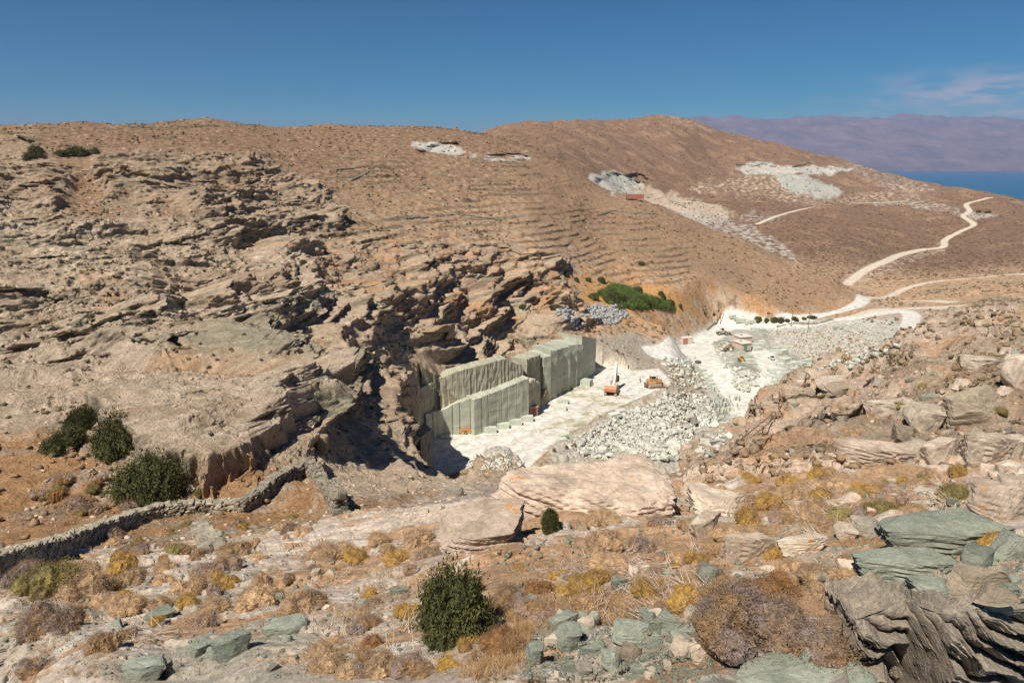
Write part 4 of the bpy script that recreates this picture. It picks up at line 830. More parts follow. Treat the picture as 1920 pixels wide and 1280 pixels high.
def fill_blocks(poly, sx, sy, w, h, rz, mt=None, skip=.12, n0=[0], tilt=.04):
    x0 = min(a for a, b in poly); x1 = max(a for a, b in poly); y0 = min(b for a, b in poly); y1 = max(b for a, b in poly); y = y0; r = 0
    while y < y1:
        x = x0+(r % 2)*sx*.5
        while x < x1:
            X_, Y_ = x+rnd.uniform(-1, 1)*sx*.2, y+(x-x0)*-0.05+rnd.uniform(-1, 1)*sy*.2
            if inpoly(X_, Y_, poly) and rnd.random() > skip: put_block(X_, Y_, w*rnd.uniform(.75, 1.25), h*rnd.uniform(.8, 1.25), None, rz+rnd.uniform(-.35, .35), tilt=tilt)
            x += sx
        y += sy; r += 1
fill_blocks([(1446, 690), (1500, 682), (1553, 690), (1552, 700), (1520, 712), (1470, 726), (1446, 722)], 11, 7.5, 11, 6, .1)
fill_blocks([(1330, 734), (1350, 728), (1392, 756), (1385, 780), (1370, 782), (1328, 764)], 7.5, 9, 5.5, 8, 1.1, tilt=.12)
fill_blocks([(1348, 782), (1375, 782), (1380, 800), (1360, 812), (1345, 800)], 9, 7.5, 9, 5, .4)
# ------------------------------------------------------------------ broken slabs
def shard(sd, mt, fl=(.35, .6)):
    r = random.Random(sd); global rnd
    s_, rnd_ = r.uniform(*fl), rnd; rnd = r; mb = MB().box((0, 0, 0), (1, r.uniform(.45, .8), s_), jit=.13, taper=r.uniform(.75, 1)); rnd = rnd_; return mb
SH = [shard(k, None).mesh('slab', MAT_RUBBLE) for k in range(10)]; SHG = [shard(k+50, None).mesh('slab', MAT_GREYHEAP) for k in range(6)]
RUBPOLY = [(1060, 842), (1090, 815), (1130, 795), (1180, 772), (1215, 760), (1255, 745), (1300, 758), (1345, 790), (1372, 815), (1350, 845), (1310, 862), (1240, 862), (1130, 862)]
cands = []
while len(cands) < 235:
    a, b = rnd.uniform(1050, 1380), rnd.uniform(740, 865)
    if inpoly(a, b, RUBPOLY): cands.append((a, b, rnd.uniform(8, 15)*(0.62+(b-740)/190)*(.5 if rnd.random() < .5 else 1.15)))
cands += [(1290, 790, 26), (1330, 825, 30), (1305, 850, 28), (1265, 845, 34), (1280, 862, 30), (1225, 845, 24), (1352, 832, 28), (1120, 830, 16), (1240, 862, 26), (1345, 800, 22), (1258, 770, 16), (1300, 822, 22)]
for a, b in [(rnd.uniform(1370, 1425), rnd.uniform(690, 738)) for _ in range(70)]:
    if ((a-1396)/26)**2+((b-712)/25)**2 < 1: cands.append((a, b, rnd.uniform(5, 11)))
for a, b, w in cands:
    p = hit(a, b, grid=GRID); s = mpp(p)*w*1.05
    o = inst(rnd.choice(SH), 'stone_slab', (p.x, p.y, p.z+s*.12), (rnd.uniform(-.55, .55), rnd.uniform(-.5, .5), rnd.gauss(-.9, .5)), (s, s*rnd.uniform(.7, 1), s*rnd.uniform(.5, 1)))
    tag(o, 'LM:'+('large ' if w > 18 else '')+'broken marble slab', 'stone slab', 'broken slabs on the quarry tip')
def scatter_stuff(name, label, cat, polys, n, size, mt, kindf, seed, weight=None, grid=GRID, lift=.1):
    r = np.random.RandomState(seed); pts = []
    for poly, cnt in zip(polys, n):
        pa = np.array(poly, float); x0, y0 = pa.min(0); x1, y1 = pa.max(0); got = 0; tries = 0
        while got < cnt and tries < 40:
            tries += 1; a = r.uniform(x0, x1, cnt*2); b = r.uniform(y0, y1, cnt*2); k = poly_sd(a, b, pa) > 0
            for q, w in zip(a[k], b[k]):
                if got >= cnt: break
                p = hit(q, w, grid=grid)
                if weight is None or weight(p, r): pts.append(p); got += 1
    return stuff_at(name, label, cat, pts, size, mt, kindf, seed, lift)
def stuff_at(name, label, cat, pts, size, mt, protos, seed, lift=.1, rots=1.0):
    r = np.random.RandomState(seed); VV = []; FF = []; k = 0
    arr = [(np.array(m.v, float), np.array(m.f, int)) for m in protos]
    for p in pts:
        v, f = arr[r.randint(len(arr))]; s = size(p, r); a, b, c = r.uniform(-.5, .5)*rots, r.uniform(-.5, .5)*rots, r.uniform(0, 6.28)
        M = np.array((Matrix.Rotation(c, 3, 'Z') @ Matrix.Rotation(a, 3, 'X') @ Matrix.Rotation(b, 3, 'Y')))
        VV.append((v*s)@M.T+np.array([p[0], p[1], p[2]+lift*s])); FF.append(f+k); k += len(v)
    V = np.concatenate(VV).astype(np.float32); F = np.concatenate(FF); w = F.shape[1]
    me = bpy.data.meshes.new(name); me.vertices.add(len(V)); me.loops.add(F.size); me.polygons.add(len(F))
    me.vertices.foreach_set('co', V.ravel()); me.loops.foreach_set('vertex_index', F.ravel().astype(np.int32)); me.polygons.foreach_set('loop_start', np.arange(0, F.size, w, dtype=np.int32))
    me.update(calc_edges=True); me.materials.append(mt); o = bpy.data.objects.new(name, me); COL.objects.link(o); o['kind'] = 'stuff'; o['label'] = label; o['category'] = cat; return o
SHP = [shard(k+90, None) for k in range(8)]
scatter_stuff('marble_rubble', 'pale broken marble chips covering the quarry tip and yard slopes', 'rubble',
    [RUBPOLY, [(1245, 735), (1330, 740), (1345, 790), (1290, 790), (1240, 760)], [(1375, 700), (1395, 688), (1422, 712), (1398, 738), (1375, 725)], [(1240, 670), (1300, 670), (1330, 730), (1260, 725)], [(930, 850), (975, 860), (985, 885), (900, 880)], [(1340, 640), (1370, 635), (1375, 690), (1345, 670)]],
    [6500, 900, 320, 500, 400, 160], lambda p, r: (.14+1.3*r.rand()**4.5)*(p[1]/170), MAT_RUBBLE, SHP, 5)
scatter_stuff('marble_rubble', 'finer marble waste on the bank below the pale road', 'rubble', [[(1420, 615), (1620, 608), (1660, 620), (1690, 645), (1600, 690), (1500, 695), (1450, 650)]], [2400], lambda p, r: .12+1.1*r.rand()**4, MAT_RUBBLE, SHP, 15)
scatter_stuff('grey_stone_heap', 'two heaps of broken grey stone above the quarry beside the green reeds', 'rubble',
    [[(1093, 580), (1120, 572), (1165, 576), (1180, 588), (1160, 606), (1125, 610), (1100, 595)], [(1036, 580), (1060, 578), (1080, 592), (1088, 612), (1078, 618), (1055, 598)]], [420, 170], lambda p, r: r.uniform(.5, 1.6), MAT_GREYHEAP, SHP, 6, lift=.3)
# ------------------------------------------------------------------ machines
def tracks(r, L, W, H, gap, parent):
    for s in (-1, 1):
        mb = MB(); prof = [(-L/2+H*.45, 0), (L/2-H*.45, 0), (L/2-.05, H*.35), (L/2-.1, H*.8), (L/2-H*.5, H), (-L/2+H*.5, H), (-L/2+.1, H*.8), (-L/2+.05, H*.35)]
        mb.prism(prof, s*gap-W/2, s*gap+W/2)
        for k in range(18):
            x = -L/2+.3+(L-.6)*k/17; mb.box((x, s*gap, H+.02), (.10, W+.04, .07)); mb.box((x, s*gap, .01), (.10, W+.04, .06))
        t = mb.build('track', P_STEEL, parent)
        w = MB()
        for k in range(6): w.cyl((-L/2+.6+(L-1.2)*k/5, s*(gap+W/2)-.02*s, H*.38), (-L/2+.6+(L-1.2)*k/5, s*(gap+W/2+.05), H*.38), H*.24, 10)
        w.build('track_roller', P_RUST, t)
e = root('excavator', foot_pt(1147, 737), R(72)); tag(e, 'large white and orange tracked excavator with raised boom on the quarry floor', 'excavator'); e.scale = (1.15, 1.15, 1.15)
tracks(None, 4.6, .6, .95, 1.25, e)
MB().bev((0, 0, .8), (2.2, 2.0, .45), .1).build('undercarriage', P_DARK, e)
MB().bev((-.2, 0, 1.35), (3.4, 2.8, .55), .12).bev((-.1, -.55, 2.0), (2.6, 1.5, .8), .15).build('body', P_CREAM, e)
MB().prism([(-2.5, 1.1), (-1.5, 1.05), (-1.5, 2.35), (-2.35, 2.3), (-2.65, 1.9)], -1.42, 1.42).build('counterweight', P_ORANGE, e)
c = MB().prism([(.3, 1.6), (1.9, 1.6), (1.95, 2.3), (1.55, 3.1), (.3, 3.1)], .45, 1.4).build('cab', P_WHITE, e)
MB().box((1.1, 1.415, 2.5), (1.0, .03, .8)).box((1.78, .92, 2.55), (.05, .75, .9), 0, .45).build('cab_window', P_GLASS, c)
MB().cyl((-.8, -.9, 2.3), (-.8, -.9, 2.9), .08).build('exhaust_pipe', P_RUST, e)
boom = MB()
for a, b, w0, w1 in (((1.0, 1.5), (2.3, 4.2), .6, .75), ((2.3, 4.2), (3.5, 7.2), .75, .42)):
    ax, az_ = a; bx, bz = b; L = math.hypot(bx-ax, bz-az_); nx, nz = -(bz-az_)/L, (bx-ax)/L
    boom.prism([(ax+nx*w0/2, az_+nz*w0/2), (ax-nx*w0/2, az_-nz*w0/2), (bx-nx*w1/2, bz-nz*w1/2), (bx+nx*w1/2, bz+nz*w1/2)], -.55, .0)
bo = boom.build('boom', P_WHITE, e)
MB().cyl((1.6, -.75, 1.6), (2.3, -.75, 3.9), .12).cyl((1.6, .15, 1.6), (2.3, .15, 3.9), .12).cyl((2.6, -.27, 5.0), (4.2, -.27, 6.6), .11).build('hydraulic_cylinder', P_RUST, bo)
st = MB().prism([(3.3, 7.5), (3.9, 7.35), (4.5, 3.2), (4.1, 3.1)], -.5, -.08).build('stick', P_OCHRE, e)
MB().prism([(3.9, 3.3), (4.7, 3.2), (5.1, 2.4), (4.6, 1.7), (3.9, 1.75), (3.6, 2.2), (4.2, 2.3), (4.4, 2.7)], -.95, .4).build('bucket', P_RUST, e)
d = root('bulldozer', foot_pt(1226, 726), R(8)); tag(d, 'ochre tracked bulldozer with blade and ripper at the top edge of the rubble slope', 'bulldozer'); d.scale = (1.12, 1.12, 1.12)
tracks(None, 3.7, .6, 1.15, 1.05, d)
MB().bev((.9, 0, 1.75), (2.0, 1.1, 1.0), .1).bev((-.7, 0, 1.35), (2.0, 2.2, .9), .1).bev((-1.5, 0, 1.9), (.6, 1.5, .7), .1).build('body', P_OCHRE, d)
MB().box((1.92, 0, 1.75), (.04, .9, .8)).build('radiator_grille', P_RUST, d)
c = MB().box((-.45, 0, 2.2), (1.3, 1.5, .5)).box((-1.05, .68, 2.75), (.1, .1, .9)).box((-1.05, -.68, 2.75), (.1, .1, .9)).box((.15, .68, 2.75), (.1, .1, .9)).box((.15, -.68, 2.75), (.1, .1, .9)).build('cab', P_OCHRE, d)
MB().box((-.45, .66, 2.75), (1.1, .04, .75)).box((-.45, -.66, 2.75), (1.1, .04, .75)).build('cab_window', P_GLASS, c)
MB().bev((-.45, 0, 3.25), (1.7, 1.8, .12), .04).build('roof', P_CREAM, d)
MB().cyl((.9, .3, 2.2), (.9, .3, 3.0), .08).build('exhaust_pipe', P_RUST, d)
MB().prism([(2.55, .05), (2.8, .1), (2.62, .6), (2.65, 1.1), (2.85, 1.35), (2.7, 1.38), (2.5, 1.1), (2.47, .6)], -1.75, 1.75).build('blade', P_PINK, d)
MB().box((1.4, 1.45, .55), (2.4, .18, .25)).box((1.4, -1.45, .55), (2.4, .18, .25)).build('push_arm', P_RUST, d)
MB().box((-2.2, 0, 1.0), (.5, 1.8, .35)).box((-2.5, 0, .6), (.15, .2, 1.2)).build('ripper', P_RUST, d)
def wheel_set(parent, pos, r, w, hub=P_STEEL):
    for x, y in pos:
        t = MB().cyl((x, y-w/2, r), (x, y+w/2, r), r, 18).ring(r*.86, r*.16, 18, 6, (x, y-w/2, r), 'Y').ring(r*.86, r*.16, 18, 6, (x, y+w/2, r), 'Y').build('wheel', P_DARK, parent)
        MB().cyl((x, y-w/2-.06, r), (x, y+w/2+.06, r), r*.5, 12).build('rim', hub, t)
k = root('air_compressor', foot_pt(872, 812), R(8)); tag(k, 'yellow and orange towed air compressor parked against the smooth quarry wall', 'compressor')
MB().bev((0, 0, .8), (2.6, 1.4, .7), .08).build('body', P_YELLOW, k); MB().prism([(-1.3, 1.16), (1.3, 1.16), (1.1, 1.62), (-1.1, 1.62)], -.7, .7).build('hood', P_ORANGE, k)
MB().box((0, -.71, .95), (1.9, .03, .06)).box((0, -.71, .8), (1.9, .03, .05)).build('side_vent', P_DARK, k)
wheel_set(k, ((.1, -.78), (.1, .78)), .36, .24); MB().box((-1.9, 0, .45), (1.3, .12, .12)).cyl((-2.4, 0, 0), (-2.4, 0, .6), .05).build('tow_bar', P_RUST, k); MB().bev((-1.75, 0, .55), (.6, 1.1, .5), .06).build('tool_box', P_RUST, k)
def wheel_loader(px, py, rz, label, col, sc=1.0, bucket=True, lv=None):
    p = hit(px, py, grid=GRID); l_ = root('wheel_loader', p, rz); l_.scale = (sc,)*3; tag(l_, label, 'wheel loader')
    MB().bev((-1.6, 0, 1.5), (2.2, 1.6, 1.0), .15).bev((.8, 0, 1.1), (2.0, 1.1, .7), .1).build('body', col, l_)
    c = MB().bev((-.3, 0, 2.3), (1.3, 1.4, 1.6), .1).build('cab', col, l_); MB().box((.36, 0, 2.5), (.03, 1.15, .9)).box((-.3, .71, 2.5), (1.0, .03, .9)).box((-.3, -.71, 2.5), (1.0, .03, .9)).build('cab_window', P_GLASS, c)
    wheel_set(l_, ((-1.7, -1.05), (-1.7, 1.05), (1.3, -1.05), (1.3, 1.05)), .82, .6)
    MB().box((2.1, .4, 1.1), (2.4, .2, .35), 0, .3).box((2.1, -.4, 1.1), (2.4, .2, .35), 0, .3).build('lift_arm', col, l_)
    if bucket: MB().prism([(3.0, .15), (4.1, .1), (3.4, .5), (3.2, 1.2), (2.9, 1.2)], -1.4, 1.4).build('bucket', P_RUST, l_)
    return l_
wheel_loader(1354, 627, R(0), 'dusty cream wheel loader beside the two utility poles', P_CREAM, 1.0)
wheel_loader(1390, 678, R(-95), 'bright orange wheel loader facing the camera behind stacked blocks', P_YELLOW, .72)
wheel_loader(1368, 654, R(200), 'small brown yellow loader with raised arm left of the green door building', P_OCHRE, .62)
p = hit(1446, 673, grid=GRID); t = root('pickup_truck', p, R(-80)); tag(t, 'small blue and white pickup truck parked in the quarry yard', 'pickup truck'); t.scale = (.8, .8, .8)
MB().bev((0, 0, .75), (4.2, 1.7, .6), .12).build('body', P_WHITE, t); c = MB().prism([(-.1, 1.0), (1.1, 1.0), (.75, 1.65), (0, 1.65)], -.8, .8).build('cab', P_BLUE, t)
MB().box((.95, 0, 1.32), (.04, 1.35, .5), 0, -.5).build('windscreen', P_GLASS, c); MB().box((1.0, 0, 1.02), (1.3, 1.5, .06)).build('bonnet', P_BLUE, t); wheel_set(t, ((-1.3, -.8), (-1.3, .8), (1.35, -.8), (1.35, .8)), .34, .22)
p = hit(1309, 680, grid=GRID); t = root('tyre', p, 0); tag(t, 'large black tyre lying flat beside the white road', 'tyre'); MB().ring(.85, .38, 24, 10, (0, 0, .35)).build('tread', P_DARK, t); MB().cyl((0, 0, .25), (0, 0, .35), .55, 16).build('rim', P_RUST, t)
p = hit(1296, 692, grid=GRID); t = MB().ring(.7, .18, 16, 6, (0, 0, .5), 'Y').box((.3, 0, .4), (1.4, .8, .5), .4, .2).box((-.4, .3, .7), (.15, .15, 1.4), 0, .6).build('scrap_iron', P_RUST); t.location = p; tag(t, 'rusty scrap metal drum on the waste ground left of the white road', 'scrap metal')
# ------------------------------------------------------------------ buildings, huts, containers
def building(px, py, rz, W, D, H, label, doors, wins, back=0):
    p = hit(px, py, grid=GRID); p.z -= .3; b = root('quarry_building', p, rz); tag(b, label, 'building')
    MB().box((0, 0, H/2), (W, D, H)).build('wall', P_PINK, b)
    rf = MB().box((0, 0, H+.1), (W+.6, D+.6, .22)).build('roof', P_ROOF, b); MB().bev((-.6, .3, H+.35), (.7, .5, .3), .05).build('roof_vent', P_DARK, rf)
    for x, w, h in doors: 
        dd = MB().box((x, -D/2-.03, h/2+.3), (w, .06, h)).build('door', P_GDOOR, b); MB().box((x, -D/2-.05, h+.34), (w+.2, .1, .1)).box((x-w/2-.05, -D/2-.05, h/2+.3), (.1, .1, h)).box((x+w/2+.05, -D/2-.05, h/2+.3), (.1, .1, h)).build('door_frame', P_PINK, dd)
    for y in wins:
        f = MB().box((W/2+.03, y, 1.7), (.06, .9, 1.1)).build('window', P_GLASS, b); MB().box((W/2+.05, y, 1.1), (.14, 1.1, .08)).build('window_sill', P_ROOF, f)
    return b
building(1391, 653, R(22), 4.6, 5.2, 2.9, 'pink flat roofed building with a green door in the quarry yard', [(-.6, 1.7, 2.2)], (-1.6, .1, 1.7))
building(1392, 640, R(16), 5.6, 4.6, 2.7, 'pink flat roofed building behind the one with the green door', [(-1.8, .9, 1.9)], (-1.2, 1.0))
p = foot_pt(997, 778); h_ = root('storage_hut', p, R(18)); tag(h_, 'small dusty red metal hut at the foot of the quarry wall', 'hut')
mb = MB().box((0, 0, 1.25), (2.6, 2.2, 2.5))
for q in range(9): mb.box((-1.2+q*.3, -1.12, 1.25), (.12, .06, 2.4))
mb.build('wall', P_RED, h_); MB().box((0, 0, 2.56), (2.8, 2.4, .14)).build('roof', P_PINK, h_); MB().box((.5, -1.17, 1.05), (.8, .04, 1.9)).build('door', P_RUST, h_)
p = hit(1288, 643, grid=GRID); h_ = root('site_cabin', p, R(14)); tag(h_, 'small site cabin with a rust red door end beside the white road', 'hut')
MB().box((0, 0, 1.2), (4.6, 2.4, 2.4)).build('wall', P_CREAM, h_); MB().box((-1.2, -1.22, 1.2), (2.1, .05, 2.2)).build('door', P_RED, h_); MB().box((0, 0, 2.46), (4.8, 2.6, .12)).build('roof', P_ROOF, h_)
p = hit(1190, 373, grid=GRID); h_ = root('shipping_container', p, R(4)); h_.scale = (.8, .8, .8); tag(h_, 'red shipping container at the foot of the grey quarry face on the far hill', 'container')
mb = MB().box((0, 0, 1.5), (12, 2.6, 2.9)); [mb.box((-5.8+q*.55, -1.33, 1.5), (.25, .08, 2.7)) for q in range(22)]; mb.build('wall', P_RED, h_); MB().box((-6.05, 0, 1.4), (.08, 2.3, 2.5)).build('door', P_RUST, h_); MB().box((0, 0, 2.99), (12.1, 2.7, .06)).build('roof', P_RED, h_)
# ------------------------------------------------------------------ poles
def pole(px, py, top, label, cross=True, twin=False):
    p = hit(px, py, grid=GRID); H = (py-top)*mpp(p)/.97; r_ = root('utility_pole', p, R(rnd.uniform(-20, 20))); tag(r_, label, 'utility pole', 'utility poles around the quarry')
    MB().cyl((0, 0, -.3), (0, 0, H), .15, 8, .10).build('pole', P_WOOD, r_)
    if cross:
        c = MB().box((0, 0, H-.5), (1.5, .12, .14)).build('crossarm', P_WOOD, r_); MB().cyl((-.6, 0, H-.43), (-.6, 0, H-.2), .06).cyl((.6, 0, H-.43), (.6, 0, H-.2), .06).cyl((0, 0, H), (0, 0, H+.2), .06).build('insulator', P_DARK, c)
    if twin: MB().bev((.1, -.3, H*.68), (.8, .5, 1.0), .06).build('transformer', P_DARK, r_)
pole(1345, 607, 572, 'left of two close wooden utility poles above the cream wheel loader', twin=True); pole(1350.5, 608, 570, 'right of two close wooden utility poles above the cream wheel loader')
pole(1483.5, 612, 582, 'wooden utility pole behind the pale road above the tip'); pole(1515, 623, 590, 'wooden utility pole at the top of the rubble bank by the road'); pole(856, 444, 413, 'lone utility pole on the terraced hillside above the quarry'); pole(501, 439, 414, 'small lone pole among terraces on the left hillside')
pole(1276, 437, 418, 'tiny pole on the brown spur below the far quarries', False); pole(1167, 408, 392, 'tiny pole on the spur left of the white debris', False)
# ------------------------------------------------------------------ rusty winch post, rail frame, hose ring
p = hit(1521, 724, grid=GRID); w_ = root('winch_post', p, R(20)); tag(w_, 'rusty iron winch post standing on the right hand slope', 'winch')
MB().cyl((0, 0, -.2), (0, 0, 2.3), .09).cyl((-.5, 0, 0), (0, 0, 1.2), .05).build('post', P_RUST, w_); MB().ring(.35, .08, 16, 6, (.1, -.2, 1.7), 'Y').cyl((-.3, -.2, 1.3), (.4, -.2, 1.3), .18).build('drum', P_RUST, w_); MB().box((0, 0, .1), (.9, .5, .2)).build('base', P_RUST, w_)
a, b = hit(1372, 838, grid=GRID), hit(1452, 782, grid=GRID); a.z += .3; b.z += .35
w_ = root('rail_ladder', a, 0); tag(w_, 'long rusty iron rail frame lying on the slope above the quarry', 'rail frame')
v = b-a; nrm = Vector((-v.y, v.x, 0)).normalized()*.38
MB().cyl(-nrm, v-nrm, .07, 6).cyl(nrm, v+nrm, .07, 6).build('rail', P_RUST, w_)
for t in (.02, .16, .3, .44, .58, .72, .86, .98): MB().cyl(v*t-nrm, v*t+nrm, .045, 6).build('rung', P_RUST, w_)
MB().cyl(v*.05-nrm*1.2+Vector((0, 0, .2)), v*.05+nrm*1.2+Vector((0, 0, .2)), .22).build('drum', P_DARK, w_)
MB().ring(.3, .1, 14, 6, tuple(v*.95+Vector((0, 0, .3))), 'Y').build('pulley', P_RUST, w_)
p = foot_pt(891, 868); o = MB().ring(1.28, .075, 48, 6, (0, 0, .12), 'Z', .05).ring(1.2, .06, 48, 6, (0, 0, .2), 'Z', .04).build('coiled_hose', P_HOSE); o.location = p; tag(o, 'grey coiled hose ring lying on the white quarry floor', 'hose')
# ------------------------------------------------------------------ dry stone walls
def dry_wall(pts, H, T, label, courses=6, sl=.42, name='dry_stone_wall'):
    P_ = [hit(a, b, grid=GRID) for a, b in pts]; S = [0.0]
    for a, b in zip(P_[:-1], P_[1:]): S.append(S[-1]+(b-a).length)
    mb = MB(); hc = H/courses
    for c in range(courses):
        s = rnd.uniform(0, .3)
        while s < S[-1]:
            L = rnd.uniform(.5, 1.5)*sl; k = max(0, min(len(S)-2, int(np.searchsorted(S, s))-1)); t = (s-S[k])/max(.01, S[k+1]-S[k]); p = P_[k].lerp(P_[k+1], t); d = P_[k+1]-P_[k]; az_ = math.atan2(d.y, d.x)
            zg = min(p.z, ground_z(p.x, p.y, GRID)+.2)
            top = H*(1+.22*float(perlin(np.array(s*.35), np.array(1.5), 3)))
            if (c+.5)*hc < top or rnd.random() < .3:
                for sd in (-1, 1):
                    off = T/2*sd*(.62-.2*c/courses); n = Vector((-math.sin(az_), math.cos(az_), 0))
                    mb.box((p.x+n.x*off, p.y+n.y*off, zg-.1+(c+.5)*hc), (L*.92, T*rnd.uniform(.4, .62), hc*rnd.uniform(.7, 1.05)), az_+rnd.uniform(-.3, .3), rnd.uniform(-.2, .2), rnd.uniform(-.3, .3), jit=.06)
            s += L*1.0
    o = mb.build(name, MAT_STONEWALL); tag(o, label, 'stone wall'); return o
dry_wall([(-30, 1088), (20, 1075), (60, 1062), (110, 1042), (150, 1022), (200, 1003), (250, 982), (300, 968), (350, 962), (400, 960), (450, 958)], .95, .75, 'long grey dry stone wall crossing the gully below the two round bushes')
dry_wall([(450, 960), (480, 940), (510, 915), (545, 893), (572, 880)], .95, .75, 'rising end of the dry stone wall climbing beside the cave mouth')
dry_wall([(580, 880), (600, 900), (622, 930), (640, 962)], 1.2, .7, 'short dry stone wall running down behind the pale slab ridge', 5)
dry_wall([(374, 990), (385, 1010), (400, 1032)], .5, .8, 'short stepped stone path edge below the long dry stone wall', 3, .5, 'stone_steps')
dry_wall([(238, 795), (262, 815), (300, 850), (335, 895), (358, 925)], .5, .5, 'low line of stones along the gutter right of the round bushes', 3, .4)
for pts, lb in [([(1180, 618), (1215, 612), (1250, 620)], 'a'), ([(1326, 618), (1336, 608), (1345, 600)], 'low dry stone wall left of the cream wheel loader'), ([(1460, 613), (1500, 607), (1560, 600)], 'low dry stone wall between the pale road and the row of bushes'), ([(500, 607), (535, 600), (570, 594)], 'a'),
                ([(1120, 405), (1150, 396), (1190, 400), (1230, 402)], 'grey terrace wall on the spur below the far grey quarry face'), ([(760, 410), (830, 405), (870, 404), (930, 412), (1000, 415)], 'long terrace wall crossing the mid hillside below the steep terraces'),
                ([(630, 320), (680, 312), (740, 316)], 'terrace wall on the upper hillside left of the ridge top quarry'), ([(240, 236), (320, 240), (400, 238), (480, 236)], 'dark field wall just below the left ridge line'), ([(640, 350), (660, 338), (690, 320)], 'rising field wall on the left part of the middle hillside')]:
    if lb != 'a': dry_wall(pts, .8, .7, lb, 2, 1.3)
# ------------------------------------------------------------------ foreground rocks
bigrock = rock(12, 6, 16, .012, .11, dmin=.74).mesh('rock_body', MAT_PALE2); slabrock = rock(31, 6, 11, .06, .06).mesh('rock_body', MAT_PALE2); leanrock = rock(45, 6, 12, .03, .04).mesh('rock_body', MAT_BROWN)
c0 = hit(1130, 985, grid=GRID)
def big(px, py, w, h, d, mesh_, name, label, rot=(0, 0, 0), dz=0.0, dy=0.0):
    p = hit(px, py, grid=GRID); s = mpp(p); o = inst(mesh_, name, (p.x, p.y+dy, p.z+dz), rot, (w*s/2, d*w*s/2, h*s/2)); tag(o, label, 'rock'); return o
big(1132, 962, 380, 170, .62, bigrock, 'boulder', 'huge pale boulder with orange lichen edge between the camera and the quarry', (0.05, 0.05, -.06), -.35, 1.2)
big(905, 1026, 205, 105, .6, slabrock, 'boulder', 'pale wedge shaped boulder with orange lichen, left of the huge boulder', (.1, -.14, .15), .0, .4)
big(1352, 955, 135, 80, .7, rock_mesh(MAT_PALE, 0), 'boulder', 'rounded pale boulder just right of the huge boulder', (0, .1, .4)); big(1310, 935, 60, 60, .8, rock_mesh(MAT_PALE2, 0), 'boulder', 'shadowed end rock touching the right tip of the huge boulder', (0, .2, .4))
big(1822, 790, 122, 130, .45, leanrock, 'leaning_rock', 'tall brown leaning slab of rock on the right hand slope', (.0, -.35, -.35), .2)
G_, PA, BR, DK, P2 = MAT_GREEN, MAT_PALE, MAT_BROWN, MAT_DARKROCK, MAT_PALE2
